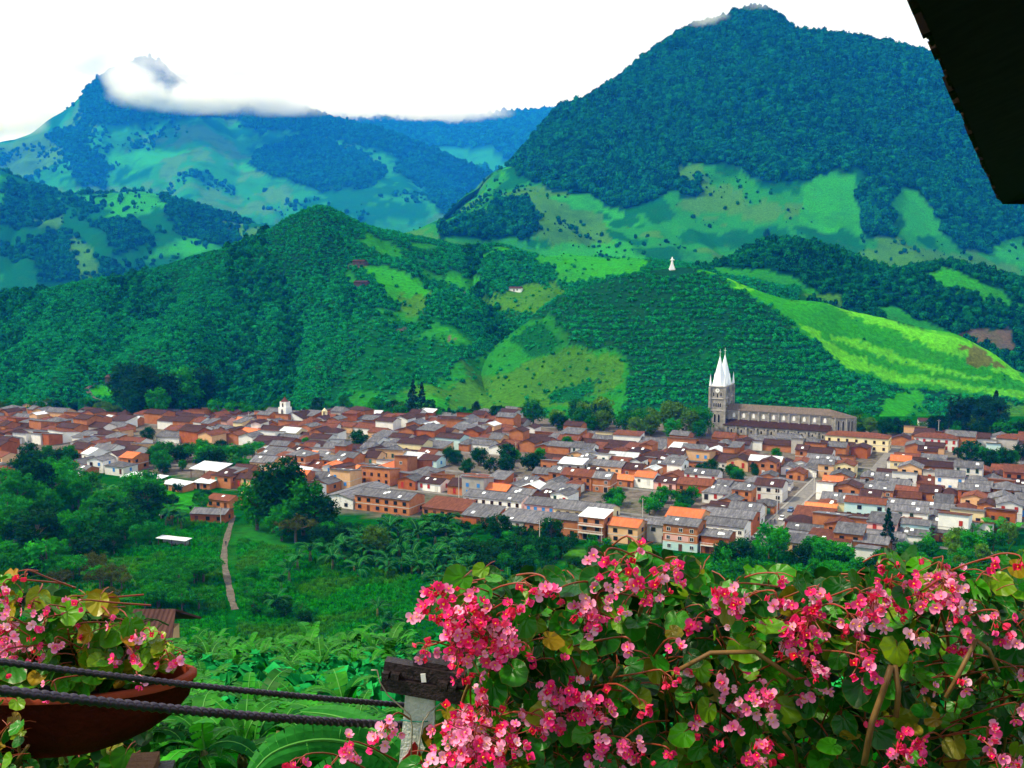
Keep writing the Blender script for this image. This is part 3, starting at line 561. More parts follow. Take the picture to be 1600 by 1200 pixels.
# ------------------------------------------------------------------ banana plants
def banana_leaf(seed, L=2.3, W=0.36, mats=None):
    r_ = random.Random(seed); mb = MB(); n_ = 9; pts = []; p_ = Vector((0, 0, 0)); ang = 1.15
    for i in range(n_ + 1):
        pts.append(p_.copy()); t = (i + 0.5) / n_; ang2 = ang - 1.9 * t ** 1.5; p_ = p_ + Vector((math.cos(ang2), 0, math.sin(ang2))) * (L / n_)
    wd = [W * (0.10 if i == 0 else min(1, 0.55 + 0.9 * i / n_) * (1 - max(0, (i / n_ - 0.72) / 0.28) ** 2 * 0.9)) for i in range(n_ + 1)]
    for sgn in (-1, 1):
        for i in range(n_):
            gap = 0.82 if r_.random() < 0.35 else 1.0; dr = -r_.uniform(0.05, 0.3) * W
            a, b_ = pts[i], pts[i + 1]; bb = a.lerp(b_, gap); up = Vector((0, 0, 0.18 * W))
            e0 = a + Vector((0.10 * W, sgn * wd[i], dr * 0.6)) + up; e1 = bb + Vector((0.10 * W, sgn * wd[i + 1], dr)) + up
            f = (0, 1, 2, 3) if sgn < 0 else (3, 2, 1, 0)
            mb.add([a, e0, e1, bb], [f], 0)
    mb.tube(pts, [0.03 * (1 - 0.8 * i / n_) + 0.006 for i in range(n_ + 1)], 4, 1, cap=False)
    return mb.mesh('banana_leaf', mats)
m_ban = MG('banana_blade', (0.001, 0.075, 0.010), (0.008, 0.17, 0.018), 1.2, 0.7, 0.05, rnd=0.4, rndc=(0.012, 0.22, 0.02), transl=0.2)
m_banyoung = MG('banana_blade_young', (0.006, 0.15, 0.006), (0.05, 0.40, 0.012), 0.9, 0.5, 0.12, rnd=0.4, rndc=(0.004, 0.10, 0.01), transl=0.3, k=0.78)  # brighter yellow-green blade of the young plants
m_rib = flat_mat('banana_rib', (0.06, 0.24, 0.03), 0.6); m_pst = M('pseudostem', (0.05, 0.09, 0.02), (0.16, 0.14, 0.05), 2.0, 0.8)
BL = [banana_leaf(k, 2.3, 0.36, [m_ban, m_rib]) for k in range(4)]; BLY = [banana_leaf(k + 9, 2.3, 0.40, [m_banyoung, m_rib]) for k in range(4)]
BST = MB().tube([(0, 0, -0.5), (0, 0, 1.0), (0, 0, 2.1)], [0.20, 0.17, 0.11], 8).mesh('pseudostem', m_pst, True)
def banana(loc, h, label, group, young=False, nl=10, name='banana_plant', cat='banana plant', stem=1.0):
    e = empty(name, loc, random.uniform(0, 6.28)); s_ = h / 4.0; e.scale = (s_,) * 3
    if stem > 0: link('pseudostem', BST, e, scale=(1, 1, stem))
    z0 = 2.05 * stem
    for k in range(nl):
        a = 6.283 * k / nl * 1.0 + random.uniform(-.3, .3); tl = -random.choice((-0.35, -0.1, 0.1, 0.35, 0.55)) + random.uniform(-.12, .12)
        sz = random.uniform(0.8, 1.25); link('leaf', random.choice(BLY if young else BL), e, loc=(0.05 * math.cos(a), 0.05 * math.sin(a), z0), rot=(random.uniform(-.25, .25), -tl, a), scale=(sz, sz * random.uniform(.85, 1.2), sz))
    tag(e, label, cat, group); return e
def inpx(poly, n_, minpy=None):
    xs = [q[0] for q in poly]; ys = [q[1] for q in poly]; res = []
    while len(res) < n_:
        x, y = random.uniform(min(xs), max(xs)), random.uniform(min(ys), max(ys))
        if inpoly(np.array([x]), np.array([y]), poly)[0]: res.append((x, y))
    return sorted(res, key=lambda q: q[1])

# ------------------------------------------------------------------ the town
PHI = R(26.0); U = Vector((math.cos(PHI), -math.sin(PHI), 0)); V = Vector((math.sin(PHI), math.cos(PHI), 0)); O0 = Vector((0, 400, -95))
def ab(a, b, z=0.0): return O0 + U * a + V * b + Vector((0, 0, z))
ROT = -PHI
def wallmat(name, c1, c2, **k): return M(name, c1, c2, 0.5, 0.92, 0.1, bump=0.25, bscale=6, rnd=0.18, detail=6, **k)
WM = {'brick': wallmat('brick_wall', (0.34, 0.115, 0.042), (0.45, 0.18, 0.078)), 'redbrick': wallmat('red_brick_wall', (0.29, 0.075, 0.022), (0.38, 0.115, 0.042)), 'white': wallmat('white_wall', (0.80, 0.80, 0.78), (0.66, 0.66, 0.64)),
      'cream': wallmat('cream_wall', (0.78, 0.66, 0.36), (0.68, 0.58, 0.38)), 'grey': wallmat('cement_wall', (0.34, 0.33, 0.31), (0.46, 0.44, 0.42)), 'pink': wallmat('pink_wall', (0.70, 0.38, 0.36), (0.62, 0.36, 0.32)),
      'aqua': wallmat('pale_aqua_wall', (0.42, 0.66, 0.68), (0.55, 0.70, 0.70)), 'tan': wallmat('tan_wall', (0.60, 0.34, 0.16), (0.66, 0.42, 0.24)), 'stain': M('stained_white_wall', (0.72, 0.72, 0.70), (0.30, 0.30, 0.29), 0.9, 0.9, lo=0.5, hi=0.72)}
WN = {'brick': 'orange brick', 'redbrick': 'red brick', 'white': 'white', 'cream': 'cream', 'grey': 'grey cement', 'pink': 'pink', 'aqua': 'pale aqua', 'tan': 'tan', 'stain': 'stained white'}
def roofmat(name, c1, c2, c3=None, panel=None):
    m, n, p, out = new_mat(name)
    f, src = noise_tex(n, 0.8, 6, 0.68, (1.6, 0.5, 0.5)); base = mixc(n, c1, c2, ramp01(n, f, 0.34, 0.66))
    if c3: f3, _ = noise_tex(n, 0.45, 5, 0.7); base = mixc(n, base, c3, ramp01(n, f3, 0.56, 0.74))
    if panel:   # sheets laid in courses, each its own age
        br = n.nodes.new('ShaderNodeTexBrick'); br.inputs['Scale'].default_value = 1.0; br.inputs['Brick Width'].default_value = 1.1; br.inputs['Row Height'].default_value = 2.2; br.inputs['Mortar Size'].default_value = 0.03
        br.inputs['Color1'].default_value = (0.78, 0.78, 0.78, 1); br.inputs['Color2'].default_value = (1.25, 1.25, 1.25, 1); br.inputs['Mortar'].default_value = (0.55, 0.55, 0.55, 1); n.links.new(src, br.inputs['Vector'])
        base = mixc(n, base, br.outputs['Color'], 0.8, 'MULTIPLY')
    oi = n.nodes.new('ShaderNodeObjectInfo'); mr = n.nodes.new('ShaderNodeMapRange'); mr.inputs['To Min'].default_value = 0.7; mr.inputs['To Max'].default_value = 1.3; n.links.new(oi.outputs['Random'], mr.inputs['Value'])
    hs = n.nodes.new('ShaderNodeHueSaturation'); n.links.new(base, hs.inputs['Color']); n.links.new(mr.outputs[0], hs.inputs['Value'])
    n.links.new(hs.outputs[0], p.inputs['Base Color']); p.inputs['Roughness'].default_value = 0.85; p.inputs['Specular IOR Level'].default_value = 0.15
    wv = n.nodes.new('ShaderNodeTexWave'); wv.bands_direction = 'X'; wv.inputs['Scale'].default_value = 1.1; wv.inputs['Distortion'].default_value = 0.4
    tc = n.nodes.new('ShaderNodeTexCoord'); n.links.new(tc.outputs['Object'], wv.inputs['Vector']); bp = n.nodes.new('ShaderNodeBump'); bp.inputs['Strength'].default_value = 0.6; bp.inputs['Distance'].default_value = 0.08
    n.links.new(wv.outputs['Fac'], bp.inputs['Height']); n.links.new(bp.outputs[0], p.inputs['Normal']); return m
RM = {'grey': roofmat('fibre_cement_roof', (0.060, 0.060, 0.072), (0.15, 0.148, 0.16), (0.034, 0.031, 0.034), True), 'brown': roofmat('old_clay_roof', (0.026, 0.011, 0.011), (0.062, 0.026, 0.022), (0.018, 0.011, 0.014)),
      'rust': roofmat('clay_roof', (0.085, 0.026, 0.014), (0.17, 0.055, 0.028), (0.042, 0.017, 0.012)), 'orange': roofmat('new_clay_roof', (0.50, 0.12, 0.04), (0.62, 0.19, 0.07)), 'white': roofmat('zinc_roof', (0.46, 0.50, 0.55), (0.66, 0.69, 0.72), None, True)}
RN = {'grey': 'grey roof', 'brown': 'brown roof', 'rust': 'rusty roof', 'orange': 'orange roof', 'white': 'white roof'}
m_glass = flat_mat('dark_pane', (0.012, 0.014, 0.018), 0.25, 0.5); m_frame = flat_mat('white_frame', (0.62, 0.62, 0.6)); m_wood = flat_mat('brown_joinery', (0.10, 0.035, 0.02)); m_blue = flat_mat('blue_joinery', (0.05, 0.24, 0.62))
m_green = flat_mat('green_joinery', (0.05, 0.22, 0.16)); m_red = flat_mat('red_joinery', (0.40, 0.03, 0.02)); m_sky = M('clear_sheet', (0.66, 0.72, 0.76), (0.85, 0.88, 0.9), 1.0, 0.5); m_band = M('concrete_band', (0.45, 0.42, 0.38), (0.56, 0.54, 0.5), 0.8)
m_dark = flat_mat('dark_inside', (0.012, 0.010, 0.010)); m_rail = flat_mat('white_railing', (0.72, 0.72, 0.72))
def win_mesh(w_, h_, frame, pane, bars=1):
    """stands on the wall's face: local y=0 is the wall, -y is outside"""
    mb = MB(); t = 0.09
    mb.box((-w_ / 2, -0.05, 0), (w_ / 2, 0.0, h_), 1, skip=(4,))
    for x0, x1, z0, z1 in ((-w_ / 2 - t, w_ / 2 + t, -t, 0), (-w_ / 2 - t, w_ / 2 + t, h_, h_ + t), (-w_ / 2 - t, -w_ / 2, 0, h_), (w_ / 2, w_ / 2 + t, 0, h_)): mb.box((x0, -0.12, z0), (x1, 0.02, z1), 0)
    for k in range(bars): x = -w_ / 2 + w_ * (k + 1) / (bars + 1); mb.box((x - 0.035, -0.085, 0.002), (x + 0.035, -0.051, h_ - 0.002), 0)
    return mb.mesh('window', [frame, pane])
WIN = {'w': win_mesh(1.1, 1.15, m_frame, m_glass), 'wood': win_mesh(1.0, 1.3, m_wood, m_glass), 'blue': win_mesh(1.0, 1.3, m_blue, m_blue), 'open': win_mesh(1.3, 1.2, m_dark, m_glass, 0), 'wide': win_mesh(2.2, 1.2, m_frame, m_glass, 3), 'green': win_mesh(1.0, 1.7, m_green, m_glass), 'red': win_mesh(1.0, 1.6, m_red, m_red)}
DOOR = {'wood': win_mesh(1.0, 2.1, m_wood, m_wood, 0), 'blue': win_mesh(1.0, 2.1, m_blue, m_blue, 0), 'white': win_mesh(1.1, 2.1, m_frame, m_frame, 0), 'dark': win_mesh(1.6, 2.2, m_band, m_dark, 0), 'green': win_mesh(1.0, 2.1, m_green, m_green, 0), 'red': win_mesh(1.0, 2.1, m_red, m_red, 0)}
ALLHOUSES = []
def roof_slabs(mb, w_, d_, h, kind, pitch, ov=0.45, t=0.14):
    X, Y = w_ / 2 + ov * 0.6, d_ / 2 + ov
    if kind == 'gx':   # ridge along x
        rz = h + pitch * d_ / 2; ez = h - pitch * ov
        mb.slab([(-X, -Y, ez + t), (X, -Y, ez + t), (X, 0, rz + t), (-X, 0, rz + t)], t); mb.slab([(X, Y, ez + t), (-X, Y, ez + t), (-X, 0, rz + t + .004), (X, 0, rz + t + .004)], t)
        mb.box((-X, -0.16, rz + t - 0.05), (X, 0.16, rz + t + 0.1)); return rz
    if kind == 'gy':
        rz = h + pitch * w_ / 2; ez = h - pitch * ov * 0.6
        mb.slab([(-X, Y, ez + t), (-X, -Y, ez + t), (0, -Y, rz + t), (0, Y, rz + t)], t); mb.slab([(X, -Y, ez + t), (X, Y, ez + t), (0, Y, rz + t + .004), (0, -Y, rz + t + .004)], t)
        mb.box((-0.16, -Y, rz + t - 0.05), (0.16, Y, rz + t + 0.1)); return rz
    if kind == 'hip':
        r_ = min(w_, d_) / 2; rz = h + pitch * d_ / 2; ez = h - pitch * ov; xr = max(w_ / 2 - d_ / 2, 0.3)
        A, B, C, D = (-X, -Y, ez + t), (X, -Y, ez + t), (X, Y, ez + t), (-X, Y, ez + t); e, f = (-xr, 0, rz + t), (xr, 0, rz + t)
        for q in ([A, B, f, e], [C, D, e, f], [B, C, f], [D, A, e]): mb.slab(q, t)
        return rz
    rz = h + pitch * d_   # shed, high at the back
    mb.slab([(-X, -Y, h - pitch * ov + t), (X, -Y, h - pitch * ov + t), (X, Y, rz + pitch * ov + t), (-X, Y, rz + pitch * ov + t)], t); return rz
def house(a, b, w_, d_, st=1, roof='gx', wall='brick', rm='grey', pitch=0.36, rot=0.0, wins='w', door='wood', sky_=0, band=False, lower=None, balcony=False, side=True, nwin=None, sh=2.75, attic=None, label=None, z=0.0, individual=True, flip=False):
    h = sh * st + 0.3; r_ = random.Random(int(a * 131 + b * 977))
    wl = MB(); x, y = w_ / 2, d_ / 2; zb = -2.5
    if roof == 'gx': rz = h + pitch * y; pr = [(-y, zb), (y, zb), (y, h), (0, rz), (-y, h)]; v = [(-x, q, zz) for q, zz in pr] + [(x, q, zz) for q, zz in pr]
    elif roof == 'gy': rz = h + pitch * x; pr = [(-x, zb), (x, zb), (x, h), (0, rz), (-x, h)]; v = [(q, -y, zz) for q, zz in pr] + [(q, y, zz) for q, zz in pr]
    elif roof == 'hip': rz = h; pr = [(-y, zb), (y, zb), (y, h), (-y, h)]; v = [(-x, q, zz) for q, zz in pr] + [(x, q, zz) for q, zz in pr]
    else: rz = h + pitch * d_; pr = [(-y, zb), (y, zb), (y, rz), (-y, h)]; v = [(-x, q, zz) for q, zz in pr] + [(x, q, zz) for q, zz in pr]
    k = len(pr); f = [tuple(range(k - 1, -1, -1)), tuple(range(k, 2 * k))] + [(i, (i + 1) % k, (i + 1) % k + k, i + k) for i in range(k)]
    if roof == 'gy': f = [tuple(reversed(q)) for q in f]
    wl.add(v, f)
    rf = MB(); roof_slabs(rf, w_, d_, h, roof, pitch)
    if not individual: return wl, rf, ab(a, b, z), ROT + rot, wall, rm
    e = empty('house', ab(a, b, z), ROT + rot)
    wl.build('wall', WM[wall], e); rf.build('roof', RM[rm], e)
    if lower: lb = MB(); lb.box((-x - 0.03, -y - 0.03, zb), (x + 0.03, y + 0.03, sh), 0, skip=(0, 1)); lb.build('ground_floor_wall', WM[lower], e)
    if attic: lb = MB(); lb.box((-x * 0.9, -y - 0.025, sh + 0.5), (x * 0.5, -y, sh * 2 - 0.5)); lb.build('painted_panel', WM[attic], e)
    if band:
        for s_ in range(1, st + (0 if roof != 'flat' else 1)): MB().box((-x - 0.07, -y - 0.07, sh * s_ - 0.1), (x + 0.07, y + 0.07, sh * s_ + 0.16), 0).build('floor_band', m_band, e)
    wy = -y - (0.032 if lower else 0.0)
    nw = nwin if nwin is not None else max(1, int(w_ / 3.4)); dx = w_ / nw; di = r_.randrange(nw) if nw > 1 else 0
    for s_ in range(st):
        for i in range(nw):
            xx = -x + dx * (i + 0.5) + r_.uniform(-.2, .2); yy = wy if s_ == 0 else -y
            if s_ == 0 and i == di: link('door', DOOR[door], e, loc=(xx, yy, 0.05)); continue
            if r_.random() < 0.2 and nwin is None: continue
            link('window', WIN[wins], e, loc=(xx, yy, sh * s_ + 0.85))
    if flip:   # the back faces the view: windows there too
        for s_ in range(st):
            for i in range(nw):
                if r_.random() < 0.6: link('window', WIN[wins], e, loc=(-x + dx * (i + 0.5), y, sh * s_ + 0.9), rot=(0, 0, math.pi))
    if side:
        for s_ in range(st):
            for i in range(max(1, int(d_ / 5))):
                if r_.random() < 0.45: continue
                link('window', WIN['open' if wall in ('brick', 'redbrick') else wins], e, loc=(x + (0.032 if lower and s_ == 0 else 0), -y + d_ * (i + 0.5) / max(1, int(d_ / 5)), sh * s_ + 0.9), rot=(0, 0, R(90)))
    if balcony:
        bz = sh - 0.05 if st < 3 else sh * (st - 2)
        for q in range(1, st):
            bb = MB(); bb.box((-x, -y - 1.15, sh * q - 0.14), (x * 0.98, -y - 0.075, sh * q), 0); bo = bb.build('balcony', m_band, e)
            rl = MB(); rl.box((-x, -y - 1.14, sh * q + 0.9), (x * 0.98, -y - 1.08, sh * q + 0.97))
            for i in range(int(w_ / 0.45)): xx = -x + 0.2 + i * 0.45; rl.box((xx, -y - 1.13, sh * q + 0.002), (xx + 0.08, -y - 1.09, sh * q + 0.9))
            rl.build('railing', m_rail, bo)
            for xx in (-x + 0.1, x * 0.9): MB().box((xx, -y - 1.1, sh * (q - 1)), (xx + 0.14, -y - 0.98, sh * q - 0.142)).build('balcony_post', m_band, e)
    for i in range(sky_):
        yy = -y * r_.uniform(0.25, 0.75); xx = r_.uniform(-x * .7, x * .6); s1 = r_.uniform(0.5, 0.9)
        if roof in ('gx', 'hip'): zf = lambda q: h + pitch * (y + q) + 0.145
        elif roof == 'shed': zf = lambda q: h + pitch * (y + q) + 0.145
        else: continue
        MB().slab([(xx, yy - s1, zf(yy - s1) + .035), (xx + 1.1, yy - s1, zf(yy - s1) + .035), (xx + 1.1, yy + s1, zf(yy + s1) + .035), (xx, yy + s1, zf(yy + s1) + .035)], 0.03).build('clear_roof_sheet', m_sky, e)
    ALLHOUSES.append(dict(e=e, a=a, b=b, wall=wall, rm=rm, st=st, label=label, lower=lower, w=w_, d=d_)); return e

# front rows, read off the photograph from left to right
house(-63, -8, 13, 26, 1, 'gy', 'stain', 'grey', 0.22, wins='open', sh=3.6, sky_=0, nwin=2, label='big low hall with wide grey roof and stained white end wall')
house(-44, -15, 24, 11, 2, 'gx', 'brick', 'grey', 0.3, wins='open', sky_=3, band=True, nwin=6, label='long two-storey orange brick house above the banana grove')
house(-20, -12, 17, 10, 1, 'shed', 'brick', 'rust', 0.2, wins='open', label='low brick shed with rusty lean-to roof behind the banana grove')
house(-3, -17, 13, 9, 1, 'shed', 'redbrick', 'grey', 0.25, wins='open', sky_=1, nwin=1, label='low red brick house with blank front beside dark round tree')
house(10, -17, 10, 9, 1, 'shed', 'grey', 'grey', 0.22, wins='open', sky_=1, label='small cement house with worn grey roof beside dark round tree')
house(20.5, -17, 10, 9, 1, 'shed', 'brick', 'grey', 0.22, wins='open', sky_=2, door='dark', label='dim brick house with white streaks on its roof, behind a pole')
house(31, -18, 10, 9, 2, 'gx', 'brick', 'grey', 0.26, wins='open', band=True, label='two-storey brick house left of the open balconied house')
house(41.2, -19.5, 9, 8.5, 3, 'shed', 'brick', 'white', 0.12, wins='open', door='dark', balcony=True, sh=2.55, label='open-fronted balconied house with flat white roof')
house(52, -18, 10.5, 9.5, 2, 'gx', 'tan', 'orange', 0.34, wins='open', band=True, nwin=2, label='two-storey brick house with bright orange roof, at the grove edge')
house(62.2, -12, 8, 8, 2, 'gx', 'grey', 'grey', 0.26, wins='open', label='grey house squeezed between orange-roofed and tall brick house')
house(72, -18.5, 11.5, 10, 3, 'gx', 'brick', 'grey', 0.26, wins='w', band=True, lower='aqua', attic='pink', nwin=3, sky_=1, sh=2.75, label='tall brick house with aqua ground floor and pink panel')
house(83.2, -18, 9, 9, 2, 'gx', 'redbrick', 'grey', 0.24, wins='open', balcony=True, sky_=3, label='brick house with white-railed balconies beside the paved street')
# second row
house(-6, 0.5, 24, 10, 2, 'gx', 'white', 'grey', 0.3, wins='wood', sky_=2, band=True, nwin=7, label='long white two-storey house with seven dark openings')
house(14, -1.5, 12, 9.5, 2, 'gx', 'pink', 'grey', 0.3, wins='blue', door='blue', band=True, nwin=4, label='pinkish house with a row of blue doors')
house(31, -2.5, 21, 11, 2, 'gx', 'cream', 'grey', 0.36, wins='wood', door='green', band=True, nwin=6, sky_=2, label='long cream house with wide grey roof above the balconied house')
house(49, -3, 12, 9, 1, 'gx', 'grey', 'grey', 0.28, wins='w', label='low grey-roofed house behind the bright orange roof')
house(60, 0.5, 9, 9, 1, 'gx', 'white', 'grey', 0.3, wins='w', label='low white house behind grey squeezed house')
house(68, -2, 12, 12, 2, 'gx', 'tan', 'orange', 0.34, wins='blue', nwin=2, sh=3.4, label='tan house with the largest pale orange roof')
house(82, -3.5, 14, 10, 2, 'gx', 'white', 'grey', 0.28, wins='w', door='red', band=True, nwin=5, sh=2.9, label='long white two-storey house on the street corner')
house(80, 11, 17, 11, 2, 'gx', 'redbrick', 'grey', 0.28, wins='red', door='red', label='red brick house with grey roof along the street')
# across the street
house(106, 3, 15, 8, 1, 'gx', 'grey', 'grey', 0.26, wins='open', sky_=1, label='grey stone-walled house at the bottom of the street')
house(104, -5, 14, 7, 1, 'shed', 'tan', 'grey', 0.18, wins='open', door='dark', label='lean-to house on posts above the trees at the street end')
house(121, 4, 9, 8, 2, 'shed', 'brick', 'grey', 0.2, wins='open', label='tall brick shed house beside the pine')
house(108, 14, 18, 9, 1, 'gx', 'brick', 'grey', 0.24, sky_=2, label='long low house with patched grey roof right of the street')
house(129, 16, 13, 9, 1, 'gx', 'tan', 'grey', 0.24, sky_=1, label='low house with pale roof right of the pine')
house(139, 26, 9, 8, 2, 'gx', 'aqua', 'grey', 0.24, wins='w', label='turquoise two-storey house by the bright green thicket')
house(149, 30, 8, 8, 1, 'gx', 'redbrick', 'grey', 0.24, wins='open', label='little red brick house by the bright green thicket')

TREEPATCH = [[(700, 702), (845, 702), (845, 745), (700, 745)], [(905, 760), (1092, 760), (1092, 808), (905, 808)], [(232, 690), (402, 690), (402, 742), (232, 742)], [(1098, 730), (1170, 730), (1170, 754), (1098, 754)],
             [(1500, 700), (1600, 700), (1600, 735), (1500, 735)], [(20, 690), (112, 690), (112, 740), (20, 740)], [(1195, 700), (1245, 700), (1245, 722), (1195, 722)], [(965, 600), (1105, 600), (1105, 690), (965, 690)], [(825, 600), (965, 600), (965, 676), (825, 676)],
             [(385, 770), (490, 770), (490, 830), (385, 830)], [(540, 672), (578, 672), (578, 700), (540, 700)], [(210, 660), (252, 660), (252, 690), (210, 690)]]
def blocked(a, b, w_, d_):
    if b < 19.5 and -78 < a < 112: return True
    if 88.2 - w_ / 2 < a < 94.8 + w_ / 2 and b < 112: return True          # street up from the front row
    if 107 - w_ / 2 < a < 113.4 + w_ / 2 and 112 < b < 212: return True  # street to the church
    if -4 - w_ / 2 < a < 104 + w_ / 2 and 196 < b < 262: return True     # church
    for da in (-0.45, 0, 0.45):
        q = ab(a + da * w_, b); x, y = project(np.array([q.x, q.y, q.z + 2])); 
        if not (-40 < x < 1660): return True
        if not inpoly(np.array([x]), np.array([y]), TOWN_POLY)[0]: return True
        for poly in TREEPATCH:
            if inpoly(np.array([x]), np.array([y]), poly)[0]: return True
    return False
cand = []; r_ = random.Random(21)
house_b = [23 + 10.2 * k + 3.6 * (k // 4) for k in range(22)] + [13, 2.8, -7.4, -17.6, -27.8, -38, -48]
for bi, b in enumerate(house_b):
    a = -420.0
    while a < 330:
        w_ = r_.choice((5.5, 6.5, 7.5, 8.5, 9.5, 11, 14)); d_ = r_.uniform(7.6, 10.4); a += w_ / 2
        if not blocked(a, b, w_, d_): cand.append((a, b + r_.uniform(-1.2, 1.2), w_, d_))
        a += w_ / 2 + (0.25 if r_.random() < 0.8 else r_.uniform(2, 6))
    a = 0
# landmarks in the frame, by (px,py)
LM = [('the church tower', 1130, 640), ('the church nave', 1240, 670), ('the chapel', 445, 650), ('the tall tree clump', 440, 770), ('the paved street', 1215, 830), ('the bright grove', 1000, 785), ('the lone round tree', 560, 685),
      ('the thicket', 770, 722), ('the cream house', 930, 790), ('the pine', 1385, 800), ('the right edge', 1590, 730), ('the white roofs', 260, 740), ('the left edge', 20, 700), ('the plaza trees', 1040, 660), ('the apse', 1400, 690), ('the left grove', 320, 715), ('the big grey hall', 520, 780)]
def pick(a, b):
    q = ab(a, b); x, y = project(np.array(q)); near = y > 735 and x > 480
    t = r_.random()
    if near: rm = 'grey' if t < 0.54 else 'brown' if t < 0.78 else 'rust' if t < 0.93 else 'orange' if t < 0.98 else 'white'
    else: rm = 'grey' if t < 0.29 else 'brown' if t < 0.74 else 'rust' if t < 0.94 else 'orange' if t < 0.955 else 'white'
    t = r_.random(); wl = 'brick' if t < 0.38 else 'redbrick' if t < 0.45 else 'white' if t < 0.75 else 'cream' if t < 0.80 else 'tan' if t < 0.90 else 'grey' if t < 0.96 else 'aqua' if t < 0.98 else 'pink'
    st = 2 if r_.random() < 0.26 else 1
    rf = r_.choice(('gx', 'gx', 'gx', 'gy', 'gy', 'gy', 'shed', 'shed', 'hip'))
    if rf == 'shed': rm = r_.choice(('grey', 'grey', 'rust', rm))
    return rm, wl, st, rf
def dist_(c_): q = ab(c_[0], c_[1]); return q.y
cand.sort(key=dist_)
NIND = 300 - len(ALLHOUSES) - 4
far_w = {}; far_r = {}
for i, (a, b, w_, d_) in enumerate(cand):
    rm, wl, st, rf = pick(a, b); flip = rf == 'shed' and r_.random() < .65; rot = r_.uniform(-.07, .07) + (r_.uniform(-.2, .2) if a < -90 else 0) + (math.pi if flip else 0); z = r_.uniform(-0.3, 0.6) + (r_.uniform(0, 2.2) if r_.random() < 0.35 else 0)
    pt = {'gx': 0.38, 'gy': 0.36, 'shed': 0.16, 'hip': 0.4}[rf] * r_.uniform(0.85, 1.1)
    if rf == 'gy' and w_ > 10: rf = 'gx'
    kw = dict(st=st, roof=rf, wall=wl, rm=rm, pitch=pt, rot=rot, wins=r_.choice(('w', 'wood', 'open', 'w', 'blue', 'green', 'red')) if wl not in ('brick', 'redbrick') else r_.choice(('open', 'w', 'wood')), door=r_.choice(('wood', 'white', 'dark', 'blue', 'green', 'red')),
              sky_=r_.choice((0, 0, 1, 1, 2)) if rm in ('grey', 'rust', 'brown') else 0, band=st > 1 and r_.random() < 0.6, side=True, z=z, flip=flip)
    if i < NIND: house(a, b, w_, d_, **kw)
    else:
        wb, rb, loc, rz, wn, rn = house(a, b, w_, d_, individual=False, **kw); mt = Matrix.Translation(loc) @ Matrix.Rotation(rz, 4, 'Z')
        for src, dic, key in ((wb, far_w, wn), (rb, far_r, rn)):
            t = dic.setdefault(key, MB()); t.add([mt @ Vector(v) for v in src.v], src.f)
print('houses', len(ALLHOUSES), 'far', len(cand) - NIND)
big = MB(); mats = []
for dic, lib in ((far_w, WM), (far_r, RM)):
    for k, mb in dic.items(): big.add(mb.v, mb.f, len(mats)); mats.append(lib[k])
if mats: tag(big.build('distant_houses', mats), 'far rows of small roofs at the back edge of the town', 'houses', kind='stuff')
ORD = ['first', 'second', 'third', 'fourth', 'fifth', 'sixth', 'seventh', 'eighth', 'ninth', 'tenth', 'eleventh', 'twelfth', 'thirteenth', 'fourteenth', 'fifteenth', 'sixteenth', 'seventeenth', 'eighteenth', 'nineteenth', 'twentieth']
def label_houses():
    pend = {}
    for H in ALLHOUSES:
        q = ab(H['a'], H['b']); x, y = project(np.array([q.x, q.y, q.z + 3])); H['px'] = x
        if H['label']: continue
        nm, lx, ly = min(LM, key=lambda l: (l[1] - x) ** 2 + 4 * (l[2] - y) ** 2); dx, dy = x - lx, (y - ly) * 2
        rel = ('below' if dy > 0 else 'beyond') if abs(dy) > abs(dx) else ('right of' if dx > 0 else 'left of')
        H['txt'] = ('two-storey ' if H['st'] > 1 else 'low ') + WN[H['wall']] + ' house with ' + RN[H['rm']] + ' ' + rel + ' ' + nm; pend.setdefault(H['txt'], []).append(H)
    for t, hs_ in pend.items():
        hs_.sort(key=lambda H: H['px'])
        for i, H in enumerate(hs_):
            H['label'] = t if len(hs_) == 1 else ORD[min(i, 19)] + '-from-left ' + t
    for H in ALLHOUSES: tag(H['e'], H['label'], 'house', 'houses of the town')
label_houses()
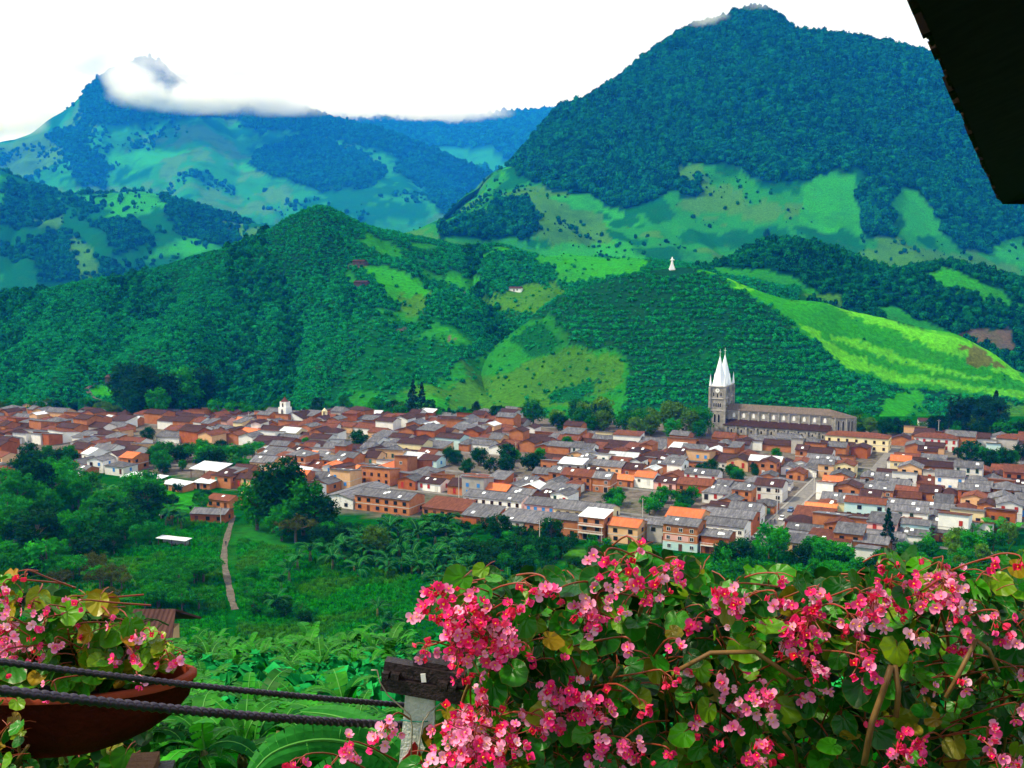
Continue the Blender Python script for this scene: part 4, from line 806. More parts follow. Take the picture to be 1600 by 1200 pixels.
# ------------------------------------------------------------------ church
m_stone = M('church_stone', (0.19, 0.18, 0.165), (0.34, 0.32, 0.295), 0.5, 0.95, 0.1, bump=0.5, bscale=2.5, c3=(0.13, 0.115, 0.11)); m_stone2 = M('church_trim', (0.34, 0.31, 0.28), (0.46, 0.43, 0.40), 0.6)
m_spire = M('spire_paint', (0.82, 0.86, 0.90), (0.70, 0.76, 0.82), 0.5, 0.5, 0.3, stretch=(1, 1, 0.2)); m_chroof = roofmat('church_roof', (0.075, 0.058, 0.046), (0.13, 0.10, 0.08), (0.06, 0.052, 0.046)); m_pane = m_glass
m_cgrey = M('clock_white', (0.8, 0.8, 0.8), (0.72, 0.72, 0.72), 2.0)
church = empty('church', ab(20, 222), ROT); tag(church, 'dark stone church with twin white spires and long nave', 'church')
Ht = 25.4
def arch(w_, h_, dpt=0.12, n_=6, mat=m_pane, frame=m_stone2, rim=0.25):
    """pointed window on local y=0, outside -y"""
    def prof(ww, hh, z0):
        pts = [(-ww / 2, z0), (ww / 2, z0)]; sh_ = hh - ww * 0.9
        for i in range(n_ + 1): t = i / n_; pts.append((ww / 2 * (1 - t) ** 0.7 if i else ww / 2, z0 + sh_ + ww * 0.9 * math.sin(t * math.pi / 2)))
        for i in range(n_ - 1, -1, -1): t = i / n_; pts.append((-(ww / 2 * (1 - t) ** 0.7 if i else ww / 2), z0 + sh_ + ww * 0.9 * math.sin(t * math.pi / 2)))
        return pts
    mb = MB(); o = prof(w_ + 2 * rim, h_ + 2 * rim, -rim); k = len(o)
    mb.add([(x, -dpt, z) for x, z in o] + [(x, 0.02, z) for x, z in o], [tuple(range(k))] + [(i, i + k, (i + 1) % k + k, (i + 1) % k) for i in range(k)], 0)
    q = prof(w_, h_, 0); mb.add([(x, -dpt - 0.02, z) for x, z in q], [tuple(range(len(q)))], 1)
    return mb.mesh('pointed_window', [frame, mat])
AW_T = arch(1.15, 4.6); AW_S = arch(0.8, 2.2); AW_B = arch(1.3, 5.0); AW_A = arch(0.9, 5.4, rim=0.2); AW_N = arch(1.3, 2.3, mat=m_cgrey, rim=0.3); AW_L = arch(1.0, 2.0)
def tower(y0, clock):
    t = empty('tower', (-1.5, y0, 0)); t.parent = church
    W = 4.1; mb = MB()
    mb.box((-W, -W, -1), (W, W, 12.6)); mb.box((-W + 0.2, -W + 0.2, 12.6), (W - 0.2, W - 0.2, 19.0)); mb.box((-W + 0.3, -W + 0.3, 19.0), (W - 0.3, W - 0.3, Ht))
    mb.build('tower_wall', m_stone, t)
    for z in (12.5, 18.9, Ht - 0.05): MB().box((-W - 0.18, -W - 0.18, z), (W + 0.18, W + 0.18, z + 0.5)).build('string_course', m_stone2, t)
    for sx in (-1, 1):
        for sy in (-1, 1):
            MB().box((sx * W - 0.55, sy * W - 0.55, -1), (sx * W + 0.55, sy * W + 0.55, Ht - 0.3)).build('buttress', m_stone, t)
            pm = MB().cone((sx * (W - 0.2), sy * (W - 0.2), Ht + 0.45), 0.72, 0.0, 6.4, 8); pm.build('pinnacle', m_spire, t)
    MB().cone((0, 0, Ht + 0.45), 3.95, 0.10, 16.0, 8, rot=math.pi / 8).build('spire', m_spire, t)
    MB().tube([(0, 0, Ht + 16.2), (0, 0, Ht + 20)], [0.14, 0.08], 6).build('finial', m_spire, t)
    MB().box((-0.6, -0.07, Ht + 18.4), (0.6, 0.07, Ht + 18.6)).build('cross_arm', m_spire, t)
    for rz, ox, oy in ((0, 0, -1), (math.pi / 2, 1, 0)):
        d = Vector((ox, oy, 0)); s_ = Vector((-oy, ox, 0))
        for k in (-1, 1): link('pointed_window', AW_T, t, loc=d * (W + 0.002) + s_ * 1.1 * k + Vector((0, 0, 6.2)), rot=(0, 0, rz))
        for k in (-1.5, -0.5, 0.5, 1.5): link('pointed_window', AW_S, t, loc=d * (W - 0.195) + s_ * 1.15 * k + Vector((0, 0, 14.6)), rot=(0, 0, rz))
        for k in ((-1, 1) if not (clock and rz == 0) else (-1.9, 1.9)): link('pointed_window', AW_S if clock and rz == 0 else AW_T, t, loc=d * (W - 0.295) + s_ * 1.2 * (k if abs(k) == 1 else k / 1.2 * 1.05) + Vector((0, 0, 20.3)), rot=(0, 0, rz))
    if clock:
        cm = MB(); n_ = 20; cm.add([(math.cos(6.283 * k / n_) * 1.15, -W + 0.28, 23.4 + math.sin(6.283 * k / n_) * 1.15) for k in range(n_)] + [(math.cos(6.283 * k / n_) * 1.15, -W + 0.1, 23.4 + math.sin(6.283 * k / n_) * 1.15) for k in range(n_)],
            [tuple(range(n_, 2 * n_))] + [(k, (k + 1) % n_, (k + 1) % n_ + n_, k + n_) for k in range(n_)]); cf = cm.build('clock_face', m_cgrey, t)
        hm = MB().box((-0.06, -W + 0.04, 23.35), (0.06, -W + 0.085, 24.3)); hm.box((-0.05, -W + 0.04, 23.33), (0.6, -W + 0.08, 23.45)); hm.build('clock_hand', m_dark, cf)
        link('pointed_window', AW_S, t, loc=(0, -W + 0.298, 19.6))
tower(-5.0, True); tower(5.0, False)
L = 58.0; NW, AWd = 5.2, 10.0
mb = MB(); mb.box((1, -NW, -1), (L, NW, 13.2)); mb.build('nave_wall', m_stone, church)
rf = MB(); rf.slab([(1.6, -NW - 0.6, 13.0), (L + 0.3, -NW - 0.6, 13.0), (L - 2.0, 0, 15.8), (1.6, 0, 15.8)], 0.2); rf.slab([(L + 0.3, NW + 0.6, 13.0), (1.6, NW + 0.6, 13.0), (1.6, 0, 15.804), (L - 2.0, 0, 15.804)], 0.2); rf.build('nave_roof', m_chroof, church)
MB().box((2.0, -NW - 0.35, 12.5), (L, NW + 0.35, 12.78)).build('cornice', m_stone2, church)
for sgn in (-1, 1):
    mb = MB(); y0, y1 = (sorted((sgn * NW, sgn * AWd))); mb.box((2.5, y0, -1), (L, y1, 5.4)); mb.build('aisle_wall', m_stone, church)
    rf = MB(); q = [(2.3, sgn * (AWd + 0.6), 5.45), (L + 0.4, sgn * (AWd + 0.6), 5.45), (L + 0.4, sgn * NW, 8.1), (2.3, sgn * NW, 8.1)]; rf.slab(q if sgn < 0 else q[::-1], 0.18); rf.build('aisle_roof', RM['brown'], church)
nb = 10
for i in range(nb):
    x0 = 4.2 + i * (L - 5) / nb; xm = x0 + (L - 5) / nb / 2
    MB().box((x0 - 0.45, -NW - 0.55, 7.6), (x0 + 0.45, -NW, 12.49)).build('buttress', m_stone, church)
    MB().box((x0 - 0.5, -AWd - 1.1, -1), (x0 + 0.5, -AWd, 4.6)).build('buttress', m_stone, church)
    link('pointed_window', AW_N, church, loc=(xm, -NW - 0.002, 9.2)); link('pointed_window', AW_L, church, loc=(xm, -AWd - 0.002, 1.6))
    rw = MB(); n_ = 14
    for cx_, cz_, rr in ((xm - 1.75, 3.9, 0.35), (xm + 1.75, 3.9, 0.35)): rw.add([(cx_ + math.cos(6.283 * k / n_) * rr, -AWd - 0.03, cz_ + math.sin(6.283 * k / n_) * rr) for k in range(n_)], [tuple(range(n_))])
    rw.build('round_window', m_pane, church)
# apse: five sides
ap = []; 
for k in range(6): an = -math.pi / 2 + math.pi * k / 5; ap.append((L + 2 + math.cos(an) * 10.2 * 0.9, math.sin(an) * NW * 1.25))
ap = [(L, -NW * 1.25)] + ap + [(L, NW * 1.25)]; k = len(ap)
mb = MB(); mb.add([(x, y, -1) for x, y in ap] + [(x, y, 12.2) for x, y in ap], [tuple(range(k, 2 * k))] + [(i, (i + 1) % k, (i + 1) % k + k, i + k) for i in range(k)]); mb.build('apse_wall', m_stone, church)
mb = MB(); cx_ = L; mb.add([(L + (x - L) * 1.05, y * 1.07, 12.25) for x, y in ap] + [(L - 1.9, 0, 15.7)], [(i, (i + 1) % k, k) for i in range(k)]); mb.build('apse_roof', m_chroof, church)
for i in range(1, k - 2):
    A, B = Vector((*ap[i], 0)), Vector((*ap[i + 1], 0)); d = B - A; n2 = Vector((d.y, -d.x, 0)).normalized(); an = math.atan2(n2.y, n2.x) + math.pi / 2
    for t in (0.3, 0.7) if d.length > 3 else (0.5,):
        link('pointed_window', AW_A, church, loc=A.lerp(B, t) + n2 * 0.01 + Vector((0, 0, 5.4)), rot=(0, 0, an)); link('pointed_window', AW_S, church, loc=A.lerp(B, t) + n2 * 0.01 + Vector((0, 0, 1.0)), rot=(0, 0, an))
    MB().tube([A + n2 * 0.1 + Vector((0, 0, -1)), A + n2 * 0.1 + Vector((0, 0, 12.1))], 0.5, 6).build('buttress', m_stone, church)

# big houses round the church
house(94, 199, 30, 11, 2, 'hip', 'cream', 'rust', 0.3, wins='wood', door='red', nwin=7, band=True, sh=3.2, label='long cream two-storey house with shuttered windows below the church apse')
house(129, 215, 20, 11, 2, 'hip', 'white', 'rust', 0.3, wins='red', door='red', nwin=6, sh=3.0, label='white two-storey house with dark red doors, across from the cream house')
house(4, 204, 12, 9, 2, 'gx', 'grey', 'grey', 0.2, wins='open', door='dark', label='grey flat-roofed block with open gallery beside the church tower', z=2)
for H in ALLHOUSES[-3:]: tag(H['e'], H['label'], 'house', 'houses of the town')
# white chapel at the back of the town
cq = gpt(446, 664); ch = empty('chapel', cq, ROT, 1.2); tag(ch, 'small white chapel with square domed tower at back of town', 'chapel')
MB().box((-2.2, -2.2, -1), (2.2, 2.2, 8.6)).box((-1.7, -1.7, 8.6), (1.7, 1.7, 11.2)).build('tower_wall', WM['white'], ch)
MB().cone((0, 0, 11.2), 2.0, 0.9, 1.0, 8, rot=.39).cone((0, 0, 12.2), 0.9, 0.0, 1.3, 8).build('dome', RM['rust'], ch); link('pointed_window', AW_S, ch, loc=(0, -2.21, 5.5)); link('pointed_window', AW_S, ch, loc=(0, -1.71, 8.8), scale=0.8)
wl = MB(); wl.add([(2.2, -5, -1), (14, -5, -1), (14, -5, 4.5), (8, -5, 7), (2.2, -5, 4.5), (2.2, 6, -1), (14, 6, -1), (14, 6, 4.5), (8, 6, 7), (2.2, 6, 4.5)], [(0, 1, 2, 3, 4), (9, 8, 7, 6, 5), (0, 5, 6, 1), (1, 6, 7, 2), (4, 9, 5, 0)]); wl.build('chapel_wall', WM['white'], ch)
MB().slab([(1.8, 6.3, 4.45), (1.8, -5.3, 4.45), (8, -5.3, 7.2), (8, 6.3, 7.2)], .15).slab([(14.4, -5.3, 4.45), (14.4, 6.3, 4.45), (8, 6.3, 7.204), (8, -5.3, 7.204)], .15).build('roof', RM['brown'], ch)
MB().add([(7.5, -5.05, 1), (8.5, -5.05, 1), (8.5, -5.05, 3.4), (8, -5.05, 4), (7.5, -5.05, 3.4)], [(0, 1, 2, 3, 4)]).build('door', m_wood, ch)
bq = gpt(512, 664); bf = empty('belfry_gable', bq, ROT); tag(bf, 'white and yellow bell gable with arched opening right of the chapel', 'belfry')
MB().box((-6, -3, -1), (6, 3, 5)).build('wall', WM['white'], bf); MB().box((-1.6, -3.2, 5), (1.6, -2.2, 8.4)).cone((0, -2.7, 8.4), 1.5, 0, 1.8, 4, rot=.785).build('bell_gable', WM['cream'], bf); link('pointed_window', AW_S, bf, loc=(0, -3.205, 5.6)); MB().slab([(-6.5, -3.6, 5), (6.5, -3.6, 5), (6.5, 0, 6.6), (-6.5, 0, 6.6)], .15).slab([(6.5, 3.6, 5), (-6.5, 3.6, 5), (-6.5, 0, 6.604), (6.5, 0, 6.604)], .15).build('roof', RM['rust'], bf)

# ------------------------------------------------------------------ sheds and houses on the left edge
def shed(px, py, w_, d_, h, rm, label, wall='brick', rot=0.0, pitch=0.12, posts=False):
    q = gpt(px, py); e = empty('shed', q, ROT + rot); tag(e, label, 'shed', 'sheds on the edge of the fields'); x, y = w_ / 2, d_ / 2
    MB().slab([(-x - .4, -y - .5, h + .1), (x + .4, -y - .5, h + .1), (x + .4, y + .5, h + .1 + pitch * d_), (-x - .4, y + .5, h + .1 + pitch * d_)], 0.12).build('roof', RM[rm], e)
    if posts:
        for sx in (-1, 0, 1):
            for sy in (-1, 1): MB().box((sx * (x - .2) - .1, sy * (y - .2) - .1, -1), (sx * (x - .2) + .1, sy * (y - .2) + .1, h + (pitch * d_ - .1 if sy > 0 else 0.0))).build('post', m_wood, e)
        MB().box((-x + .4, y - .42, -1), (x - .4, y - .32, h)).build('back_wall', WM[wall], e)
    else:
        MB().add([(-x, -y, -1), (x, -y, -1), (x, y, -1), (-x, y, -1), (-x, -y, h), (x, -y, h), (x, y, h + pitch * d_), (-x, y, h + pitch * d_)], [(0, 1, 5, 4), (1, 2, 6, 5), (2, 3, 7, 6), (3, 0, 4, 7)]).build('wall', WM[wall], e)
        link('door', DOOR['dark'], e, loc=(-x * .4, -y, 0)); link('window', WIN['open'], e, loc=(x * .4, -y, 0.8))
    return e
shed(226, 757, 19, 7, 3.0, 'white', 'long shed with pale blue-white metal roof above the banana rows', posts=True, wall='grey')
shed(128, 752, 7, 5, 2.6, 'white', 'little shed with white roof among the left trees', posts=True, wall='grey'); shed(330, 746, 15, 9, 4.0, 'white', 'open barn with the brightest white roof beside brick blocks', posts=True, wall='grey', pitch=.2)
shed(277, 765, 13, 6, 2.6, 'white', 'brick shed with narrow white roof below the long pale roof', rot=-.1); shed(322, 762, 8, 6, 2.6, 'white', 'short shed with white roof beside the open barn', rot=.1)
shed(272, 852, 11, 2.6, 2.3, 'white', 'lone lean-to with tilted white roof in the meadow', posts=True, wall='grey', rot=.1, pitch=.06); shed(262, 812, 4, 3, 2.0, 'white', 'tiny white-roofed hut beside the bananas in the meadow', rot=.3)
def edge_house(px, py, w_, d_, label, **k):
    q = gpt(px, py) - O0; house(q.dot(U), q.dot(V), w_, d_, label=label, **k); H = ALLHOUSES[-1]; tag(H['e'], label, 'house', 'houses of the town')
edge_house(366, 757, 8, 8, 'two-storey brick block with flat roof left of dark trees', st=2, roof='shed', wall='brick', rm='grey', pitch=.08, wins='open', nwin=2)
edge_house(352, 790, 11, 8, 'brick house with pale roof edge at the top of the track', st=1, roof='gx', wall='brick', rm='rust', pitch=.3, wins='open', sky_=1)
edge_house(332, 812, 13, 8, 'brick house with worn dark roof where the dirt track begins', st=1, roof='gx', wall='redbrick', rm='grey', pitch=.3, wins='open', rot=.3)

# ------------------------------------------------------------------ streets, track, cars, poles, people
m_asph = M('street_concrete', (0.12, 0.115, 0.11), (0.19, 0.18, 0.17), 0.4, 0.9, coord='World'); m_dirt = M('dirt_track', (0.06, 0.05, 0.038), (0.125, 0.106, 0.082), 0.9, 0.95, coord='World', bump=.5, bscale=3); m_kerb = M('kerb_stone', (0.20, 0.19, 0.18), (0.27, 0.26, 0.24), 1.0)
def strip(name, pts, w_, mat, z=0.05, kind='structure', label=None):
    mb = MB(); vs_ = []
    for i, q in enumerate(pts):
        q = Vector(q); d = (Vector(pts[min(i + 1, len(pts) - 1)]) - Vector(pts[max(i - 1, 0)])); d.z = 0; d.normalize(); s_ = Vector((d.y, -d.x, 0)) * (w_[i] if hasattr(w_, '__len__') else w_) / 2
        for sg in (-1, 1): p_ = q + s_ * sg; vs_.append((p_.x, p_.y, (gz(p_.x, p_.y) if kind != 'flat' else q.z) + z))
    mb.add(vs_, [(2 * i, 2 * i + 1, 2 * i + 3, 2 * i + 2) for i in range(len(pts) - 1)]); o = mb.build(name, mat); tag(o, label, kind='structure'); return o
strip('street', [ab(91.5, b, 0) for b in range(-16, 116, 4)], 4.8, m_asph, 0.06); strip('street', [ab(110.2, b, 0) for b in range(112, 214, 4)], 5.4, m_asph, 0.06)
for bb in (18, 60.5, 104.5, 149, 193.5): strip('street', [ab(a, bb, 0) for a in range(-300, 200, 8)], 3.2, m_asph, 0.03)
for sx in (-2.95, 2.95): strip('pavement', [ab(91.5 + sx, b, 0) for b in range(-14, 116, 4)], 0.9, m_kerb, 0.17)
tp = [(364, 806), (361, 818), (356, 835), (351, 855), (350, 872), (352, 890), (356, 908), (359, 922), (362, 938), (368, 955)]
tp2 = []
for i in range(len(tp) - 1):
    for t in (0, .125, .25, .375, .5, .625, .75, .875): tp2.append(gpt(tp[i][0] + (tp[i + 1][0] - tp[i][0]) * t, tp[i][1] + (tp[i + 1][1] - tp[i][1]) * t))
strip('dirt_track', tp2, [1.9 + .25 * math.sin(i * .45) + .15 * math.sin(i * 1.7) for i in range(len(tp2))], m_dirt, 0.12)
pp = [hit(x, y)[0] for x, y in ((185, 594), (165, 597), (148, 601), (135, 609), (142, 620), (160, 627))]
mb = MB(); 
for i, q in enumerate(pp): mb.add([q + Vector((-1.2, -1.2, .8)), q + Vector((1.2, 1.2, .8))], [])
mb.f = [(2 * i, 2 * i + 1, 2 * i + 3, 2 * i + 2) for i in range(len(pp) - 1)]; mb.m = [0] * len(mb.f); tag(mb.build('hill_track', m_dirt), kind='structure')
m_carw = flat_mat('white_car_paint', (0.8, 0.8, 0.8), .3, .5); m_carr = flat_mat('blue_car_paint', (0.05, 0.12, 0.3), .3, .5); m_tyre = flat_mat('rubber', (0.015, 0.015, 0.015))
def car(loc, rz, paint, label):
    e = empty('parked_car', loc, rz); tag(e, label, 'car', 'cars on the paved street')
    def hull(pr, hw0, mat, nm, inset=0.0):
        mb = MB(); k = len(pr); v = [(x, -hw0 + (inset if z > 1.0 else 0), z) for x, z in pr] + [(x, hw0 - (inset if z > 1.0 else 0), z) for x, z in pr]
        mb.add(v, [tuple(range(k)), tuple(range(2 * k - 1, k - 1, -1))] + [(i, i + k, (i + 1) % k + k, (i + 1) % k) for i in range(k)]); return mb.build(nm, mat, e)
    hull([(-2.05, .3), (2.05, .3), (2.1, .62), (1.95, .85), (1.0, .95), (-1.9, .98), (-2.1, .75)], .84, paint, 'body'); hull([(-1.75, .95), (1.0, .94), (.35, 1.45), (-1.2, 1.47)], .76, m_glass, 'cabin_glass', .12)
    MB().box((-1.15, -.62, 1.46), (.3, .62, 1.51)).build('car_roof', paint, e)
    for x in (-1.3, 1.3):
        for y in (-.8, .8): MB().tube([(x, y - .1, .32), (x, y + .1, .32)], .32, 12).build('wheel', m_tyre, e)
    for y in (-.6, .6): MB().box((2.03, y - .16, .62), (2.12, y + .16, .78)).build('headlight', m_frame, e)
car(ab(90.4, 4, .07), ROT + R(90), m_carw, 'white car parked low on the street beside the white corner house'); car(ab(92.6, 33, .07), ROT - R(90), m_carw, 'white car farther up the street'); car(ab(92.6, 48, .07), ROT - R(90), m_carr, 'dark blue car highest up the street')
m_pole = M('concrete_pole', (0.42, 0.40, 0.38), (0.52, 0.5, 0.48), 2.0)
def pole(px, py, h, label):
    q = gpt(px, py); e = empty('utility_pole', q, ROT); tag(e, label, 'utility pole', 'poles in the town'); MB().tube([(0, 0, -.5), (0, 0, h)], [.17, .11], 8).build('shaft', m_pole, e); MB().box((-.9, -.06, h - .7), (.9, .06, h - .56)).build('cross_arm', m_wood, e)
    for x in (-.75, .75): MB().cone((x, 0, h - .56), .07, .05, .2, 6).build('insulator', m_frame, e)
for px, py, h, lb in ((843, 858, 9.5, 'pale pole in front of the low brick houses by the round tree'), (717, 778, 9, 'pole beside the grey roofs above the long white house'), (1214, 806, 10, 'tall dark pole at the street corner by the white house'), (345, 818, 6, 'short pale pole at the head of the dirt track'), (806, 720, 9, 'pole beside the thicket amid the roofs'), (1004, 812, 8, 'pole behind bright orange roof'), (1272, 770, 9, 'pole up the street among brick houses'),
                      (389, 668, 9, 'thin pole on the back skyline left of the chapel'), (472, 664, 9, 'thin pole on the back skyline right of the chapel'), (1466, 682, 9, 'thin pole before the dark pine grove')): pole(px, py, h, lb)
# people: one skinned figure
m_cloth = M('dark_clothes', (0.03, 0.03, 0.05), (0.06, 0.05, 0.08), 3.0); m_skin = flat_mat('skin', (0.35, 0.18, 0.11), .6)
def person(loc, rz, label):
    J = [(0, 0, .95, .15), (0, 0, 1.2, .15), (0, 0, 1.42, .17), (0, 0, 1.53, .06), (0, .02, 1.66, .105), (.2, 0, 1.42, .06), (.26, .04, 1.14, .045), (.25, .14, .9, .04), (-.2, 0, 1.42, .06), (-.26, -.04, 1.14, .045), (-.25, .05, .9, .04), (.1, .02, .9, .09), (.12, .1, .5, .07), (.12, .04, .08, .05), (.12, .2, .04, .04), (-.1, 0, .9, .09), (-.12, -.05, .5, .07), (-.12, -.16, .1, .05), (-.12, -.02, .04, .04)]
    E = [(0, 1), (1, 2), (2, 3), (3, 4), (2, 5), (5, 6), (6, 7), (2, 8), (8, 9), (9, 10), (0, 11), (11, 12), (12, 13), (13, 14), (0, 15), (15, 16), (16, 17), (17, 18)]
    me = bpy.data.meshes.new('body'); me.from_pydata([j[:3] for j in J], E, []); me.materials.append(m_cloth); e = empty('person', loc, rz); o = link('body', me, e)
    md = o.modifiers.new('skin', 'SKIN'); sv = me.skin_vertices[0].data if me.skin_vertices else None
    if sv is None:
        bm = bmesh.new(); bm.from_mesh(me); bm.verts.layers.skin.verify(); bm.to_mesh(me); bm.free(); sv = me.skin_vertices[0].data
    for i, j in enumerate(J): sv[i].radius = (j[3], j[3]); sv[i].use_root = (i == 0)
    o.modifiers.new('sub', 'SUBSURF').levels = 1; o.modifiers['sub'].render_levels = 1
    hd = MB().cone((0, .02, 1.6), .09, .1, .12, 8).cone((0, .02, 1.72), .1, .04, .07, 8); hd.build('head_skin', m_skin, e); tag(e, label, 'person')
person(gpt(353, 853) + Vector((0, 0, .09)), 0.3, 'tiny person in dark clothes walking on the dirt track'); person(ab(90.2, 26, .08), 1.0, 'person in dark clothes at the street corner'); person(ab(91.4, 27, .08), 2.0, 'person in dark clothes standing right of another on the street')

# ------------------------------------------------------------------ statue on the hill
sq = STAT; m_st = M('white_statue', (0.82, 0.82, 0.82), (0.72, 0.74, 0.76), 1.0)
st = empty('statue', sq, 0); tag(st, 'white standing statue with open arms on the hilltop', 'statue')
MB().box((-2.2, -2.2, -2), (2.2, 2.2, .8)).box((-1.7, -1.7, .8), (1.7, 1.7, 2.2)).box((-1.25, -1.25, 2.2), (1.25, 1.25, 3.6)).build('pedestal', m_st, st)
MB().tube([(0, 0, 3.6), (0, 0, 4.6), (0, 0, 6.2), (0, 0, 7.6), (0, 0, 8.3), (0, 0, 8.5), (0, 0, 8.9), (0, 0, 9.3), (0, 0, 9.6)], [1.15, .95, .75, .95, .7, .3, .42, .4, .15], 12).tube([(0, 0, 7.8), (-.9, -.3, 7.5), (-1.6, -.9, 7.1)], [.35, .33, .22], 8).tube([(0, 0, 7.8), (.9, -.3, 7.5), (1.6, -.9, 7.1)], [.35, .33, .22], 8).build('figure', m_st, st, True)
m_fwall = M('dark_adobe', (0.05, 0.036, 0.026), (0.08, 0.06, 0.045), 1.0)
# farmhouses on the hills
for px, py, w_, lb in ((180, 595, 12, 'brown-roofed farmhouse beside the curved hill track'), (565, 446, 12, 'dark farmhouse on the grassy shoulder of the plantation hill'), (806, 455, 12, 'grey-roofed farmhouse on the olive saddle'), (562, 413, 11, 'small farmhouse among trees on the high shoulder'), (1455, 665, 14, 'white-walled farmhouse behind the church apse')):
    h = hit(px, py); e = empty('farmhouse', h[0], ROT + .2); tag(e, lb, 'farmhouse', 'farmhouses on the hills'); x, y = w_ / 2, 3.2
    MB().box((-x, -y, -2), (x, y, 2.8)).build('wall', WM['white'] if px > 700 else m_fwall, e); rb = MB(); roof_slabs(rb, w_, 6.4, 2.8, 'gx', .4); rb.build('roof', RM['brown'], e); link('door', DOOR['wood'], e, loc=(-1, -y, 0)); link('window', WIN['wood'], e, loc=(2, -y, .8))
# ------------------------------------------------------------------ trees and bananas of the valley
random.seed(31)
TRK = np.array([(364, 806), (356, 835), (351, 855), (350, 872), (352, 890), (356, 908), (359, 922), (362, 938), (368, 955)])
def on_track(x, y, m, below=70):
    return any(abs(x - np.interp(q, TRK[:, 1], TRK[:, 0])) < m for q in np.arange(max(806, y - below), max(807, min(956, y + 4)), 6)) if y > 800 else False
def trees(poly, n_, kinds, h0, h1, label, group, name='tree', cat='tree', names=('ground',)):
    for x, y in inpx(poly, n_):
        if on_track(x, y, 24): continue
        k = random.choice(kinds); treepx(k, x, y, random.uniform(h0, h1), label, group, name, cat, names)
FOOT = []
def foot_trees(poly, n_, kinds, h0, h1, label, group, names=('ground',)):
    for x, y in inpx(poly, n_ * 2): FOOT.append(tuple(hit(x, y, list(names))[0]))
# single trees that stand out
for kind, px, py, hp, lb in (('dome', 231, 692, 26, 'big round dark tree alone above the left roofs'), ('dome', 561, 701, 30, 'dark spreading tree alone amid the middle roofs'), ('light', 478, 700, 18, 'small bright tree beside the chapel roofs'), ('light', 886, 704, 24, 'bright round tree beside the cream house'),
        ('dome', 779, 838, 36, 'dark round tree in front of the low red brick house'), ('dome', 861, 850, 44, 'dark ragged tree over the front brick houses'), ('conifer', 1386, 862, 72, 'tall dark pine above the right roofs'), ('dome', 1362, 802, 24, 'round dark tree just left of the pine'), ('yellow', 420, 655, 20, 'tree left of the chapel'),
        ('dome', 1110, 742, 26, 'round tree below the church tower'), ('light', 1212, 722, 24, 'round green tree below the church nave'), ('conifer', 930, 672, 42, 'slender pale conifer at the back of the town'), ('dome', 1545, 735, 34, 'dark tree by the right edge roofs'), ('dome', 1570, 728, 30, 'dark bushy tree next to the right edge'), ('light', 1420, 808, 18, 'small light tree behind the pine'),
        ('tall', 1198, 378, 20, 'lone dark tree standing on the knoll above the ridge'), ('tall', 193, 826, 42, 'bare pale-stemmed tree in the meadow')):
    if lb.startswith('lone'): h = hit(px, py, ['wooded_knoll', 'mountain']); tree(kind, h[0], hp * h[0].y / F, lb)
    else: treepx(kind, px, py, hp, lb)
trees([(700, 722), (845, 715), (845, 742), (715, 745)], 17, ('dome', 'light', 'shrub', 'dome'), 16, 30, 'bushy tree in the thicket amid the middle roofs', 'trees of the thicket amid the roofs')
trees([(905, 785), (1090, 780), (1092, 806), (940, 806)], 22, ('light', 'light', 'lightshrub', 'dome'), 18, 32, 'bushy bright tree in the grove behind the long cream house', 'grove behind the cream house')
trees([(232, 708), (402, 700), (402, 742), (245, 742)], 26, ('light', 'dome', 'lightshrub', 'feather', 'shrub'), 18, 36, 'leafy tree in the grove above the white metal roofs', 'grove above the white roofs')
trees([(1082, 735), (1185, 735), (1185, 758), (1090, 758)], 12, ('dome', 'light', 'shrub'), 14, 26, 'tree in the clump below the church tower', 'clump below the church tower')
trees([(968, 672), (1105, 668), (1105, 690), (985, 688)], 16, ('light', 'yellow', 'yellow', 'light'), 26, 48, 'yellow-green plaza tree left of the church', 'plaza trees left of the church')
trees([(825, 665), (962, 660), (962, 676), (835, 678)], 13, ('light', 'dome', 'yellow'), 26, 44, 'tree among the back roofs left of the plaza', 'trees left of the plaza')
trees([(20, 715), (112, 715), (110, 742), (20, 742)], 12, ('dome', 'light', 'shrub'), 16, 34, 'tree between the roofs at the far left', 'trees between the far left roofs')
trees([(1495, 712), (1600, 708), (1600, 736), (1505, 736)], 11, ('dome', 'light', 'shrub'), 16, 32, 'tree between the roofs at the far right', 'trees between the far right roofs')
trees([(1468, 672), (1560, 668), (1572, 682), (1470, 684)], 20, ('conifer', 'tall2', 'conifer'), 36, 64, 'dark pine in the grove right of the church', 'dark pines right of the church', names=('ground', 'statue_hill'))
trees([(190, 640), (318, 636), (320, 654), (200, 656)], 26, ('tall', 'tall2', 'light', 'tall'), 40, 80, 'tall dark tree in the grove behind the left roofs', 'tall grove behind the left roofs', names=('ground', 'plantation_hill'))
foot_trees([(-20, 640), (190, 640), (190, 655), (-20, 655)], 34, ('tall2', 'dome', 'light', 'shrub'), 12, 34, 'tree at the foot of the hill behind the left roofs', 'trees at the hill foot', names=('ground', 'plantation_hill'))
foot_trees([(320, 642), (830, 648), (830, 660), (320, 656)], 60, ('dome', 'light', 'shrub', 'lightshrub', 'tall2', 'yellow'), 10, 30, 'tree along the hill foot behind the chapel and middle roofs', 'trees at the middle hill foot', names=('ground', 'plantation_hill'))
trees([(640, 640), (660, 640), (662, 652), (640, 652)], 2, ('conifer',), 44, 54, 'slim tall tree at the hill foot behind the middle roofs', 'slim trees at the hill foot', names=('ground', 'plantation_hill'))
foot_trees([(1150, 655), (1345, 662), (1350, 672), (1340, 676)], 12, ('light', 'shrub', 'dome'), 10, 22, 'bush at the hill foot behind the church nave', 'bushes behind the nave', names=('ground', 'statue_hill'))
